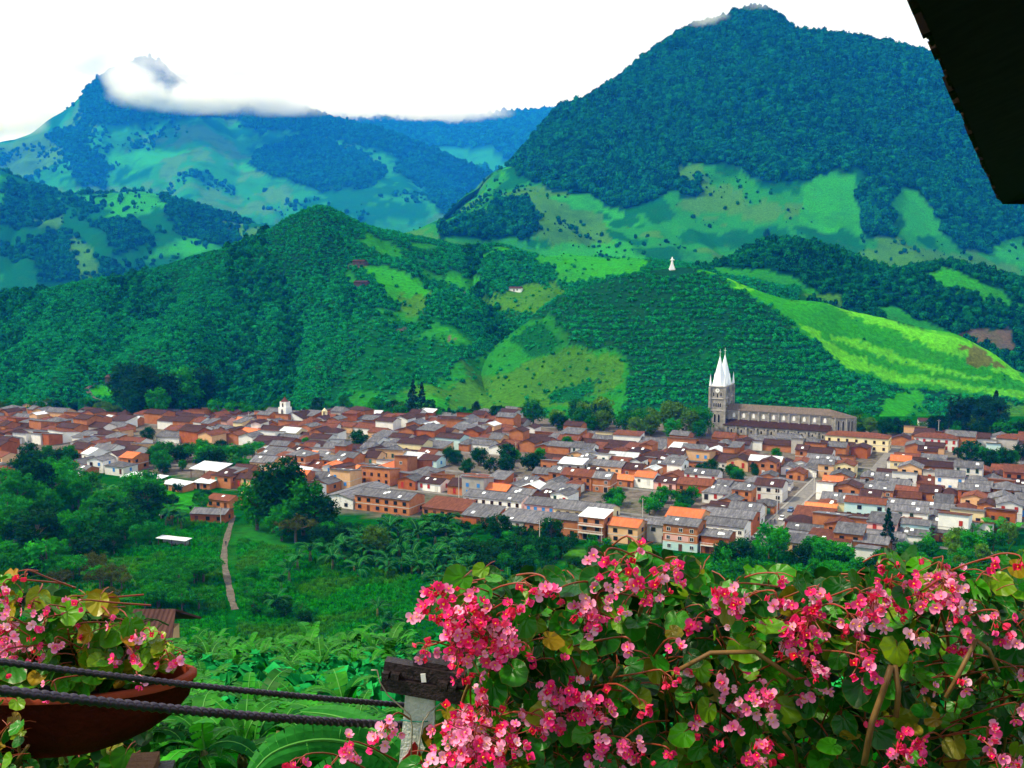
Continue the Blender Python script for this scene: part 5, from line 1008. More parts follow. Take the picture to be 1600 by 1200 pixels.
foot_trees([(1340, 668), (1480, 676), (1600, 684), (1600, 690), (1340, 680)], 22, ('light', 'shrub', 'dome'), 8, 18, 'bush along the hill foot behind the right roofs', 'bushes behind the right roofs', names=('ground', 'statue_hill'))
def tree_proto(kind):
    tr, cr, H = TK[kind]; mb = MB(); mb.add([v.co / (H * .5) for v in tr.vertices], [tuple(q.vertices) for q in tr.polygons], 0); mb.add([v.co / (H * .5) for v in cr.vertices], [tuple(q.vertices) for q in cr.polygons], 1)
    return proto('kind_' + kind, mb.mesh('kind_' + kind, [tr.materials[0], cr.materials[0]]))
scatter('treeline', np.array(FOOT), 2.2, 5.0, [tree_proto(k) for k in ('dome', 'light', 'shrub', 'tall2', 'yellow', 'lightshrub')], 'foot', 'belt of trees and bushes along the hill foot behind the town', 'treeline')
# the tall clump in front of the town, its parts of different green
for kind, px, py, hp, lb in (('light', 402, 828, 84, 'leftmost tree of the tall dark clump'), ('tall', 428, 832, 112, 'dark central tree of the tall clump'), ('tall', 450, 832, 120, 'tallest tree of the dark clump in front of the town'), ('light', 474, 836, 96, 'right-hand tree of the tall dark clump'), ('light', 440, 845, 60, 'lower bright tree at the front of the tall clump'), ('olive', 462, 848, 48, 'rusty olive tree at the foot of the tall clump'), ('dome', 492, 838, 70, 'rightmost tree of the tall clump beside the grey hall')): treepx(kind, px, py, hp, lb)
# left slope
LW = [(0, 752), (120, 765), (235, 785), (235, 850), (150, 890), (60, 935), (0, 950)]
trees(LW, 58, ('dome', 'light', 'light', 'feather', 'lightshrub', 'shrub', 'light'), 28, 62, 'leafy tree in the wood on the left slope', 'wood on the left slope')
for kind, px, py, hp, lb in (('tall', 55, 800, 96, 'tall dark tree rising over the left wood'), ('feather', 80, 790, 74, 'feathery-topped tree rising over the left wood'), ('light', 30, 812, 80, 'bright tall tree at the left frame edge'), ('light', 110, 855, 62, 'round bright tree in the middle of the left wood'), ('light', 155, 855, 66, 'pointed bright tree at the edge of the olive meadow'), ('dome', 60, 865, 66, 'round dark tree low in the left wood')): treepx(kind, px, py, hp, lb)
trees([(235, 905), (325, 900), (325, 955), (215, 965)], 16, ('feather', 'feather', 'light'), 30, 48, 'feathery spreading tree left of the dirt track', 'feathery trees by the track')
trees([(60, 900), (210, 885), (215, 950), (60, 950)], 13, ('olive', 'olive', 'feather'), 30, 46, 'thin olive tree in the dry meadow', 'thin olive trees in the meadow')
trees([(240, 770), (330, 770), (330, 800), (245, 790)], 8, ('shrub', 'lightshrub'), 12, 20, 'bush in the small field below the white roofs', 'bushes below the white roofs')
trees([(365, 860), (395, 850), (400, 960), (368, 960)], 16, ('lightshrub', 'olive', 'lightshrub'), 14, 26, 'bright bush along the right side of the track', 'bushes along the track')
trees([(370, 935), (480, 950), (480, 985), (360, 985)], 14, ('shrub', 'lightshrub'), 14, 26, 'bush at the lower end of the track', 'bushes at the lower end of the track')
# bank below the front row
trees([(505, 830), (560, 840), (545, 868), (470, 870)], 12, ('shrub', 'dome', 'light'), 22, 40, 'bush at the left of the banana grove', 'bushes left of the banana grove')
trees([(505, 812), (720, 822), (960, 856), (960, 872), (720, 848), (505, 838)], 46, ('shrub', 'lightshrub', 'shrub'), 13, 22, 'bush at the foot of the front brick houses', 'bushes at the foot of the front row')
treepx('yellow', 588, 868, 48, 'yellow-green round tree at the edge of the banana grove')
trees([(720, 858), (880, 868), (880, 905), (740, 905)], 34, ('shrub', 'dome', 'light', 'shrub'), 18, 38, 'dark bush on the bank below the low brick houses', 'bushes on the bank')
trees([(870, 885), (1130, 900), (1130, 930), (870, 925)], 26, ('shrub', 'dome', 'shrub'), 16, 30, 'dark bush on the bank below the balconied house', 'bushes below the balconied house')
trees([(1090, 880), (1260, 865), (1300, 880), (1390, 885), (1390, 940), (1090, 940)], 50, ('light', 'light', 'dome', 'feather', 'lightshrub'), 26, 52, 'full green tree on the bank behind the begonias', 'trees behind the begonias')
trees([(1400, 865), (1600, 845), (1600, 935), (1400, 935)], 46, ('light', 'yellow', 'lightshrub', 'light', 'feather'), 22, 44, 'bright green tree at the right below the last houses', 'trees below the last houses')
for x, y in inpx([(505, 855), (560, 845), (600, 830), (720, 830), (745, 880), (720, 925), (640, 905), (560, 905)], 62): banana(gpt(x, y), random.uniform(36, 54) * gpt(x, y).y / F, 'banana plant in the grove below the front brick houses', 'banana grove below the houses', stem=.55)
for x, y in inpx([(690, 890), (800, 900), (820, 960), (700, 985), (655, 950)], 16): banana(gpt(x, y), random.uniform(38, 52) * gpt(x, y).y / F, 'banana plant on the slope left of the begonias', 'bananas left of the begonias', stem=.55)
for x, y in ((440, 925), (432, 955), (452, 910), (520, 890), (540, 880), (600, 1000), (612, 985), (590, 965), (465, 890), (485, 880)): banana(gpt(x, y), random.uniform(42, 56) * gpt(x, y).y / F, 'banana plant standing apart on the grassy slope', 'lone bananas on the grass', stem=.7)
for x, y in inpx([(255, 815), (300, 805), (310, 822), (262, 830)], 7): banana(gpt(x, y), random.uniform(24, 34) * gpt(x, y).y / F, 'banana plant beside the tiny hut in the meadow', 'bananas by the hut')
for x, y in inpx([(330, 715), (400, 715), (400, 735), (335, 742)], 9): banana(gpt(x, y), random.uniform(20, 28) * gpt(x, y).y / F, 'banana plant above the open barn', 'bananas above the barn', young=True)
for x, y in inpx([(120, 775), (240, 770), (240, 790), (130, 795)], 12): banana(gpt(x, y), random.uniform(20, 30) * gpt(x, y).y / F, 'banana plant in the rows below the long pale roof', 'banana rows below the pale roof', young=True)
for x, y in inpx([(1430, 835), (1600, 830), (1600, 850), (1440, 858)], 14): banana(gpt(x, y), random.uniform(22, 34) * gpt(x, y).y / F, 'bright banana plant below the last houses at the right', 'bright bananas at the right', young=True)
# meadow ground cover
m_gr = MG('tall_grass', (0.002, 0.13, 0.002), (0.016, 0.30, 0.004), 1.0, .7, .0, rnd=.4, transl=.2, coord='World', patch=((0.04, 0.19, 0.005), .05, .5, .62), k=1.0)
def tuft(seed):
    r_ = random.Random(seed); mb = MB()
    for _ in range(16):
        a = r_.uniform(0, 6.28); l = r_.uniform(.5, 1.0); b0 = Vector((r_.uniform(-.4, .4), r_.uniform(-.4, .4), 0)); d = Vector((math.cos(a), math.sin(a), 0)); s_ = Vector((-d.y, d.x, 0)) * .06
        p1 = b0 + d * .15 * l + Vector((0, 0, .6 * l)); p2 = b0 + d * .5 * l + Vector((0, 0, .85 * l)); mb.add([b0 - s_, b0 + s_, p1 + s_, p1 - s_, p2], [(0, 1, 2, 3), (3, 2, 4)])
    return mb.mesh('grass_tuft', m_gr)
tuft_protos = [proto(f'tuft_kind_{k}', tuft(k)) for k in range(3)]
def gsample(n_, poly, nme='ground'):
    res = []
    for x, y in inpx(poly, n_):
        if on_track(x, y, 9, 9): continue
        h = hit(x, y, [nme]); 
        if h: res.append(tuple(h[0]))
    return np.array(res)
scatter('meadow_grass', np.concatenate([gsample(11000, [(370, 840), (470, 860), (640, 900), (660, 1080), (370, 1080)]), gsample(6000, [(215, 800), (350, 815), (352, 1060), (215, 1060)]), gsample(2500, [(0, 860), (215, 850), (215, 990), (0, 990)]), gsample(7000, [(640, 900), (1600, 860), (1800, 960), (1800, 1120), (640, 1120)]), gsample(2500, [(-300, 900), (0, 900), (215, 990), (215, 1100), (-300, 1100)])]), .5, 1.5, tuft_protos, 'tuft', 'rough grass on the valley slope', 'grass')
# ------------------------------------------------------------------ the camera's hillside: lush big leaves
random.seed(5)
LBL = [banana_leaf(40 + k, 2.3, .24, [m_banyoung, m_rib]) for k in range(4)]; BLY_old = BLY[:]; BLY[:] = LBL + BLY[:2] + BL[:1]
def hpt(px, py): h = hit(px, py, ['hillside']); return h[0] if h else None
for x, y in inpx([(215, 985), (420, 985), (640, 1000), (640, 1060), (200, 1060)], 150):
    q = hpt(x, y)
    if q is not None: banana(q, random.uniform(1.5, 3.1), 'broad-leaved young banana on the near slope behind the railing', 'young bananas on the near slope', True, random.choice((5, 6, 8)), stem=random.uniform(.3, .6))
for x, y in inpx([(260, 1060), (640, 1060), (640, 1210), (190, 1210)], 62):
    q = hpt(x, y)
    if q is not None: banana(q, random.uniform(1.1, 2.1), 'low leafy banana shoot below the railing', 'banana shoots below the railing', True, 7, stem=random.uniform(.2, .45))
for x, y in inpx([(640, 1000), (800, 990), (1600, 985), (1600, 1050), (640, 1060)], 40):
    q = hpt(x, y)
    if q is not None: banana(q, random.uniform(1.4, 2.2), 'banana leaves glimpsed behind the begonias', 'bananas glimpsed behind the begonias', False, 7, stem=.5)
_h = np.concatenate([sample('hillside', ['meadow'], 1.6, (150, 900), beyond=0), sample('hillside', ['meadow'], .9, (-900, 150), beyond=0), sample('hillside', ['meadow'], .9, (900, 2600), beyond=0)]); _h = _h[(_h[:, 1] > 24) & (_h[:, 1] < 110)]
scatter('hillside_growth', _h, .2, .85, plant_protos[:3] + tuft_protos + star_protos, 'hillmix', 'low green growth on the near slope', 'undergrowth')
# big leaves close to the railing
m_nb = M('near_banana_blade', (0.005, 0.12, 0.010), (0.02, 0.22, 0.022), 5.0, .6, .12, transl=.25, stretch=(.3, 6, 6))
def big_leaf(name, par, spine, W_, D0, D1, mat=None):
    pts = []; k = len(spine)
    for i in range(24):
        t = i / 23 * (k - 1); a = min(int(t), k - 2); u = t - a; p0, p1, p2, p3 = [spine[max(0, min(k - 1, q))] for q in (a - 1, a, a + 1, a + 2)]
        f = lambda c: .5 * (2 * p1[c] + (p2[c] - p0[c]) * u + (2 * p0[c] - 5 * p1[c] + 4 * p2[c] - p3[c]) * u * u + (3 * p1[c] - p0[c] - 3 * p2[c] + p3[c]) * u ** 3)
        pts.append(P(f(0), f(1), D0 + (D1 - D0) * i / 23) - par.location)
    mb = MB(); rr = random.Random(4)
    for sg in (-1, 1):
        for i in range(23):
            w0, w1 = [W_ * min(1, .35 + 3.5 * t) * (1 - max(0, (t - .6) / .4) ** 2 * .95) for t in (i / 23, (i + 1) / 23)]
            d = (pts[i + 1] - pts[i]).normalized(); s_ = d.cross(Vector((0, -.85, .5))).normalized(); dn = Vector((0, .3, -.15)); g = .8 if rr.random() < .16 else 1.0; b_ = pts[i].lerp(pts[i + 1], g); fl = 0
            q = [pts[i], pts[i] + s_ * sg * w0 * .5 + Vector((0, 0, .06 * W_ + fl)), b_ + s_ * sg * w1 * .5 + Vector((0, 0, .06 * W_)), b_]; q2 = [q[1], q[1] + (s_ * sg + dn) * w0 * .5, q[2] + (s_ * sg + dn) * w1 * .5, q[2]]
            mb.add(q, [(0, 1, 2, 3)]); mb.add(q2, [(0, 1, 2, 3)])
    mb.tube(pts, [.011 * (1 - .8 * i / 23) for i in range(24)], 5, 1, cap=False); return mb.build(name, [mat or m_nb, m_rib], par)
nb = empty('large_banana_plant', P(640, 1290, 4.2)); tag(nb, 'banana plant with wide arching leaves just behind the white post', 'banana plant')
big_leaf('leaf', nb, [(650, 1260), (600, 1185), (540, 1160), (480, 1158), (420, 1180), (380, 1230)], .062, 4.1, 3.7); big_leaf('leaf', nb, [(650, 1260), (615, 1165), (570, 1135), (520, 1118), (470, 1112)], .05, 4.3, 4.6); big_leaf('leaf', nb, [(640, 1270), (590, 1215), (530, 1205), (470, 1235)], .06, 4.0, 3.6)
link('pseudostem', BST, nb, loc=(0, 0, -.9), scale=.5)
ub = empty('upright_banana_leaf_plant', P(745, 1180, 3.2)); tag(ub, 'single upright banana leaf standing behind the dark bracket', 'banana plant'); big_leaf('leaf', ub, [(738, 1180), (742, 1100), (744, 1040), (742, 1000), (735, 975)], .07, 3.2, 3.0)
hq = hpt(225, 1000); hut = empty('hut', P(228, 985, 62)); tag(hut, 'dark brown hut roof sunk in the leaves behind the flower pot', 'hut')
MB().slab([(-1.6, -1.2, -.2), (1.9, -1.4, -.35), (1.4, 1.2, .9), (-1.3, 1.2, .9)], .12).slab([(1.4, 1.2, .9), (2.4, 3, -.2), (-2, 3, -.2), (-1.3, 1.204, .9)], .12).build('roof', RM['brown'], hut); MB().box((-1.2, -.8, -4), (1.2, 2.4, -.4)).build('wall', WM['tan'], hut)

# ------------------------------------------------------------------ clouds round the peak
cloud('cloud', 'white cloud wrapped round the pointed left peak', [(150, 80, 8170, 100, 44), (390, 128, 7980, 140, 44), (196, 112, 6327, 46, 36), (215, 132, 6270, 58, 30), (245, 152, 6270, 84, 24), (176, 98, 6498, 40, 30), (300, 154, 6327, 110, 26), (360, 148, 6365, 100, 34), (425, 152, 6460, 90, 32), (205, 84, 6555, 50, 30), (330, 112, 7030, 120, 44), (470, 160, 6650, 70, 24)])
cloud('cloud', 'white cloud bank over the ridge at the left frame edge', [(-20, 188, 6650, 100, 30), (40, 180, 7410, 90, 34), (85, 160, 7600, 60, 34), (-70, 190, 6270, 100, 40)])
cloud('cloud', 'thin wisp of mist on the mountain top', [(1096, 34, 2880, 30, 10), (1118, 26, 2900, 26, 9), (1185, 8, 2900, 30, 9)])
cloud('cloud', 'low mist along the farthest ridge', [(560, 178, 9800, 130, 18), (700, 176, 9800, 110, 18)])

# ------------------------------------------------------------------ overhanging roof eave, top right
m_rtile = M('shade_dark_clay_tile', (0.035, 0.016, 0.012), (0.07, 0.035, 0.025), 9.0, .95, bump=.4, bscale=40); m_rwood = M('shade_dark_timber', (0.008, 0.006, 0.005), (0.016, 0.012, 0.010), 6.0, .95, .05)  # tile and timber near black: the shade under the eave put into their colour
eave = empty('overhanging_eave', (0, 0, 0)); tag(eave, 'black underside of tiled roof eave overhanging the view', 'eave')
EA, EB = Vector((1.60, 4.46, 1.0)), Vector((9.08, 20.6, 1.0)); ed = (EB - EA).normalized(); EA2 = EA - ed * 5; pd = Vector((ed.y, -ed.x, 0)); up = Vector((0, 0, 1)); run = pd + up * .42
hipd = (Vector((1, 0, 0)) * .7 + pd).normalized() + up * .3
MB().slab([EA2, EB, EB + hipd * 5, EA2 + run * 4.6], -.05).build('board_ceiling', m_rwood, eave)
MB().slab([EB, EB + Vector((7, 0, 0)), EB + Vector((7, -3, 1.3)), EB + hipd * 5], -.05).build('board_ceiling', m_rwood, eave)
T0 = MB(); n_ = 7
for k in range(n_): pass
arc = [(math.cos(math.pi * k / (n_ - 1)), math.sin(math.pi * k / (n_ - 1))) for k in range(n_)]
v = [(x * .085, 0, z * .075) for x, z in arc] + [(x * .095, -.42, z * .085) for x, z in arc] + [(x * .07, 0, z * .06) for x, z in arc] + [(x * .08, -.42, z * .07) for x, z in arc]
f = [(k, k + 1, n_ + k + 1, n_ + k) for k in range(n_ - 1)] + [(2 * n_ + k + 1, 2 * n_ + k, 3 * n_ + k, 3 * n_ + k + 1) for k in range(n_ - 1)] + [(n_ + k, n_ + k + 1, 3 * n_ + k + 1, 3 * n_ + k) for k in range(n_ - 1)]
T0.add(v, f); TILE = T0.mesh('roof_tile', m_rtile)
rt = random.Random(3); s_ = -2.0
while s_ < (EB - EA).length - .05:
    for c_ in range(2):   # two courses: the lower one hangs over the edge
        y_ = run.normalized(); x_ = -ed; z_ = x_.cross(y_); mt = Matrix((x_, y_, z_)).transposed().to_4x4()
        o_ = EA + ed * s_ + run.normalized() * (.395 - rt.uniform(0, .04) + c_ * .34) + up * (.085 + c_ * .02); link('roof_tile', TILE, eave, mtx=Matrix.Translation(o_) @ mt @ Matrix.Rotation(rt.uniform(-.08, .08), 4, 'Z'))
    if rt.random() < .9:
        o_ = EA + ed * (s_ + .095) + run.normalized() * (.375 - rt.uniform(0, .05)) + up * .1; link('roof_tile', TILE, eave, mtx=Matrix.Translation(o_) @ mt @ Matrix.Rotation(math.pi + rt.uniform(-.06, .06), 4, 'Y'))
    s_ += .195
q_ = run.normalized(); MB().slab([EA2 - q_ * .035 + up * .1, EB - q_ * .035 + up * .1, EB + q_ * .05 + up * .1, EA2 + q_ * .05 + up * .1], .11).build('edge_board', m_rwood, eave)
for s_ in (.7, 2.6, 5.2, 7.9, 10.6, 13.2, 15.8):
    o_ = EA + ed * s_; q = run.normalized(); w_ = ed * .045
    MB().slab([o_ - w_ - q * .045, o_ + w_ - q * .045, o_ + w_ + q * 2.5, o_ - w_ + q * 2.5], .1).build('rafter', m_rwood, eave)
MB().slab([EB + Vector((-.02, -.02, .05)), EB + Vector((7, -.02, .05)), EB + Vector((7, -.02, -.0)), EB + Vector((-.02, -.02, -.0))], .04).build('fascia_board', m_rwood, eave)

# ------------------------------------------------------------------ railing: twisted bars, white post, dark bracket
m_iron = M('twisted_iron', (0.03, 0.024, 0.035), (0.06, 0.045, 0.07), 30, .33, .7, metal=.6); m_brk = M('dark_iron_bracket', (0.012, 0.008, 0.010), (0.035, 0.02, 0.025), 40, .5, .5, metal=.3, bump=.3, bscale=120); m_post = M('old_white_paint', (0.80, 0.80, 0.76), (0.64, 0.66, 0.60), 18, .7, .3, c3=(0.26, 0.27, 0.22), bump=.3, bscale=90)
def twisted(a, b, r_, turns, sag, label):
    a, b = Vector(a), Vector(b); d = (b - a); L_ = d.length; d.normalize(); x = d.orthogonal().normalized(); y = d.cross(x); ns = int(turns * 9); n_ = 14; vs_ = []; fs = []
    for i in range(ns + 1):
        t = i / ns; c_ = a.lerp(b, t) - Vector((0, 0, sag * 4 * t * (1 - t))); ph = 2 * math.pi * turns * t
        for k in range(n_):
            an = 2 * math.pi * k / n_; rr = r_ * (1 + .17 * math.cos(2 * (an - ph * .5))); vs_.append(c_ + (x * math.cos(an) + y * math.sin(an)) * rr)
    for i in range(ns):
        for k in range(n_): fs.append((i * n_ + k, i * n_ + (k + 1) % n_, (i + 1) * n_ + (k + 1) % n_, (i + 1) * n_ + k))
    o = MB().add(vs_, fs).build('railing_bar', m_iron, None, True); tag(o, label, 'railing'); return o
twisted(P(-130, 1016, 1.8), P(632, 1102, 2.45), .0062, 75, .008, 'upper twisted dark iron railing bar, passing over the flower pot'); twisted(P(-130, 1062, 1.72), P(650, 1134, 2.4), .0085, 62, .012, 'lower thicker twisted dark iron railing bar across the flower pot')
PD = 2.3
post = empty('railing_post', P(652, 1290, PD)); tag(post, 'white painted railing post with red spearhead mark', 'post')
def pl(px, py, D=PD): return P(px, py, D) - post.location
fr = [pl(620, 1230), pl(679, 1230), pl(679, 1078), pl(634, 1078)]; bk = [q + Vector((0, .035, 0)) for q in fr]
MB().add(fr + bk, [(0, 1, 2, 3), (1, 5, 6, 2), (5, 4, 7, 6), (4, 0, 3, 7), (3, 2, 6, 7), (0, 4, 5, 1)]).build('post_board', m_post, post)
sp_ = [(628, 1187), (637, 1178), (643, 1165), (648, 1159), (654, 1170), (659, 1184), (665, 1192), (650, 1193)]
m_redp = M('red_enamel', (0.30, 0.012, 0.012), (0.20, 0.008, 0.008), 30, .5); qs = [pl(x, y, PD - .003) for x, y in sp_]; qb = [q + Vector((0, .003, 0)) for q in qs]; k = len(qs)
MB().add(qs + qb, [tuple(range(k))] + [(i, i + k, (i + 1) % k + k, (i + 1) % k) for i in range(k)]).build('spearhead_mark', m_redp, post)
br = empty('iron_bracket', P(659, 1083, PD)); tag(br, 'dark iron bracket clamped across the top of the white post', 'bracket'); br.rotation_euler = (0, R(8), R(-6)); px_m = PD / F
def bb(x0, y0, x1, y1, d0, d1, nm, mat=m_brk, par=br): return MB().box((x0 * px_m, d0, -y1 * px_m), (x1 * px_m, d1, -y0 * px_m)).build(nm, mat, par)
bb(-66, -46, 67, -24, -.012, .02, 'upper_channel'); bb(-66, -21, 67, 2, -.02, .03, 'lower_channel'); bb(-58, -24, 60, -20.5, -.008, .02, 'web_plate'); bb(-20, -55, 38, -47, -.005, .05, 'top_plate')
bb(-66, -31, -55, -22, -.028, -.012, 'clamp_lug'); bb(-51, -32, -38, -22, -.028, -.012, 'clamp_lug'); bb(25, -32, 42, -22, -.028, -.012, 'clamp_lug'); bb(44, -28, 56, -20, -.028, -.012, 'clamp_lug')
MB().tube([(-22 * px_m, -.014, 38 * px_m), (-22 * px_m, -.011, 38 * px_m)], .004, 10).build('bolt_hole', m_dark, br)
lb_ = bb(4, -36, 12, -22, -.0145, -.0122, 'worn_label', m_cgrey); lb_.rotation_euler = (0, R(-14), 0)
m_wire = flat_mat('bare_wire', (0.32, 0.27, 0.2), .5, .4); m_twine = flat_mat('green_twine', (0.02, 0.25, 0.2), .7)
for pts, lb in (([(580, 1047), (589, 1047), (594, 1066), (606, 1086), (627, 1105), (641, 1118), (644, 1135), (642, 1200)], 'loose bare wire looping left of the bracket down the post'), ([(729, 1063), (714, 1064), (708, 1078), (697, 1092), (672, 1112), (661, 1128), (655, 1165), (649, 1200)], 'bare wire running down the right of the bracket')):
    tag(MB().tube([P(x, y, PD - .012) for x, y in pts], .0016, 6).build('wire', m_wire, None, True), lb, 'wire')
tag(MB().tube([P(627, 1125, PD - .004), P(640, 1127, PD - .007), P(655, 1128, PD - .006), P(668, 1127, PD - .003), P(668, 1126, PD + .04), P(628, 1126, PD + .04), P(627, 1125, PD - .004)], .0014, 6).build('twine', m_twine), 'thin green twine tied round the white post', 'twine')

# ------------------------------------------------------------------ flower pot on its beam
m_pot = M('shade_dark_terracotta', (0.040, 0.004, 0.002), (0.07, 0.008, 0.003), 9, .8, .08, bump=.25, bscale=60)  # body colour darkened to carry its shadow; the rim keeps a brighter terracotta
pot = empty('flower_pot', P(55, 1058, 2.28)); tag(pot, 'long oval terracotta flower pot behind the railing bars', 'flower pot'); k_ = 2.28 / F
ringp = [(1.0, 0), (1.0, -8), (.985, -9), (.95, -30), (.86, -58), (.72, -84), (.55, -106), (.42, -118)]; mb = MB(); n_ = 40; vs_ = []; rows_ = []
prof = [(.955, -2), (.955, 3)] + [(s_, z) for s_, z in ringp]; prof = [(.93, -30)] + prof
for s_, z in prof:
    for k in range(n_): an = 6.2832 * k / n_; vs_.append((math.cos(an) * 262 * k_ * s_, math.sin(an) * .125 * (s_ if s_ > .5 else s_ * 1.1), z * k_ + (.012 * abs(math.cos(an)) ** 4 if z > -12 else 0)))
fs = [(i * n_ + k, (i + 1) * n_ + k, (i + 1) * n_ + (k + 1) % n_, i * n_ + (k + 1) % n_) for i in range(len(prof) - 1) for k in range(n_)] + [tuple((len(prof) - 1) * n_ + k for k in range(n_))]
nr_ = 5 * n_
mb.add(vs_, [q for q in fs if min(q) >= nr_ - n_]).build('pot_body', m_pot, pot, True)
MB().add(vs_, [q for q in fs if min(q) < nr_ - n_]).build('pot_rim', M('terracotta_rim', (0.22, 0.026, 0.010), (0.30, 0.05, 0.018), 9, .7, .2), pot, True)
so = MB(); so.add([(math.cos(6.2832 * k / 24) * 248 * k_, math.sin(6.2832 * k / 24) * .117, -26 * k_ + .006 * math.sin(k * 2.3)) for k in range(24)], [tuple(range(24))]).build('soil', flat_mat('potting_soil', (.02, .012, .008)), pot)
m_beam = M('weathered_beam', (0.16, 0.075, 0.04), (0.28, 0.15, 0.08), 14, .9, stretch=(.2, 4, 4), bump=.4, bscale=50)
beam = empty('wooden_beam', P(158, 1222, 2.3), R(8)); tag(beam, 'weathered wooden beam end carrying the flower pot', 'beam')
MB().box((.058, -.05, -.05), (.118, .05, .04)).build('beam_body', m_beam, beam); MB().box((.12, -.045, -.05), (.152, .045, .02)).build('beam_end', m_brk, beam)
MB().box((.062, -.04, -1.2), (.115, .04, -.052)).build('beam_strut', m_beam, beam)

# ------------------------------------------------------------------ begonias
def begonia_leaf(seed, blade=None):
    r_ = random.Random(seed); NA, RH = 18, (.0, .38, .74, 1.0); vs_ = []; uv = []; asym = r_.choice((1, -1)); wob = r_.uniform(0, 6)
    cup = r_.uniform(.1, .42); fold = r_.uniform(-.15, .3)
    vs_.append((0, 0, 0)); uv.append((.5, 0))
    for rho in RH[1:]:
        for k in range(NA):
            t = -math.pi + .16 + (2 * math.pi - .32) * k / (NA - 1); r0 = (.60 + .40 * math.cos(t / 2) ** 2) * (1 - .5 * math.exp(-((math.pi - abs(t)) / .3) ** 2)) * (1 + .035 * math.sin(9 * t + wob)) * (1 + .18 * math.exp(-(t / .35) ** 2))
            x = math.sin(t) * r0 * (1.12 if math.sin(t) * asym > 0 else .78); y = math.cos(t) * r0; x *= rho; y *= rho
            z = cup * (x * x + y * y) * .8 - fold * y * abs(y) + .045 * math.cos(7 * t + 1.0) * rho + .03 * math.sin(5 * t + wob) * rho * rho
            vs_.append((x, y, z)); uv.append((k / (NA - 1), rho))
    fs = [(0, 1 + k, 2 + k) for k in range(NA - 1)]
    for j in range(len(RH) - 2):
        o1, o2 = 1 + j * NA, 1 + (j + 1) * NA; fs += [(o1 + k, o2 + k, o2 + k + 1, o1 + k + 1) for k in range(NA - 1)]
    fs = [tuple(reversed(q)) for q in fs]
    mb = MB(); mb.add(vs_, fs, 0); nl = len(vs_); mb.tube([(0, 0, -.01), (0, -.45, -.25), (0, -.8, -.8), (0, -1.0, -1.5)], [.035, .04, .045, .05], 5, 1, cap=False)
    me = mb.mesh('begonia_leaf', [blade or m_bleaf, m_bstem], True); ul = me.uv_layers.new(name='UVMap')
    idx = np.zeros(len(me.loops), np.int32); me.loops.foreach_get('vertex_index', idx); U2 = np.array(uv + [(.5, .5)] * (len(me.vertices) - nl), np.float32)[idx]; ul.data.foreach_set('uv', U2.ravel()); return me
def begonia_blade(name, stops):
    m, n, p, out = new_mat(name)
    uvn = n.nodes.new('ShaderNodeUVMap'); sx_ = n.nodes.new('ShaderNodeSeparateXYZ'); n.links.new(uvn.outputs[0], sx_.inputs[0]); oi = n.nodes.new('ShaderNodeObjectInfo')
    cr = n.nodes.new('ShaderNodeValToRGB'); n.links.new(oi.outputs['Random'], cr.inputs[0]); el = cr.color_ramp.elements
    for pos, c_ in stops:
        e_ = el[0] if pos == 0 else el[len(el) - 1] if pos == 1 else el.new(pos); e_.color = (*c_, 1)
    f_, _ = noise_tex(n, 2.2, 4); base = mixc(n, cr.outputs[0], (.20, .05, .012), ramp01(n, f_, .68, 1.1))
    mm = nd(n, 'ShaderNodeMath', operation='MULTIPLY'); n.links.new(sx_.outputs[0], mm.inputs[0]); mm.inputs[1].default_value = 2 * math.pi * 7.0; sn = nd(n, 'ShaderNodeMath', operation='COSINE'); n.links.new(mm.outputs[0], sn.inputs[0])
    base = mixc(n, base, (.05, .20, .02), ramp01(n, sn.outputs[0], .95, 1.25)); base = mixc(n, base, (.24, .12, .02), ramp01(n, sx_.outputs[1], .955, 1.03))
    n.links.new(base, p.inputs['Base Color']); p.inputs['Roughness'].default_value = .36; p.inputs['Specular IOR Level'].default_value = .26
    bp = nd(n, 'ShaderNodeBump'); bp.inputs['Strength'].default_value = .2; bp.inputs['Distance'].default_value = .02; n.links.new(sn.outputs[0], bp.inputs['Height']); n.links.new(bp.outputs[0], p.inputs['Normal'])
    tl_ = n.nodes.new('ShaderNodeBsdfTranslucent'); n.links.new(base, tl_.inputs[0]); ms_ = n.nodes.new('ShaderNodeMixShader'); ms_.inputs[0].default_value = .22; n.links.new(p.outputs[0], ms_.inputs[1]); n.links.new(tl_.outputs[0], ms_.inputs[2]); n.links.new(ms_.outputs[0], out.inputs['Surface'])
    return m
m_bleaf = begonia_blade('begonia_blade', ((0, (.003, .050, .004)), (.3, (.006, .095, .006)), (.55, (.012, .17, .005)), (.76, (.05, .25, .004)), (.92, (.15, .26, .005)), (1, (.24, .14, .008))))
m_bleafy = begonia_blade('yellow_begonia_blade', ((0, (.008, .11, .005)), (.3, (.03, .20, .005)), (.55, (.09, .28, .004)), (.8, (.20, .30, .005)), (1, (.36, .17, .008))))  # yellow-green leaves of the potted plant
m_bstem = M('begonia_stalk', (0.30, 0.03, 0.02), (0.20, 0.05, 0.015), 20, .4, .4); m_bwood = M('begonia_cane', (0.20, 0.11, 0.03), (0.12, 0.06, 0.02), 20, .6, .3)
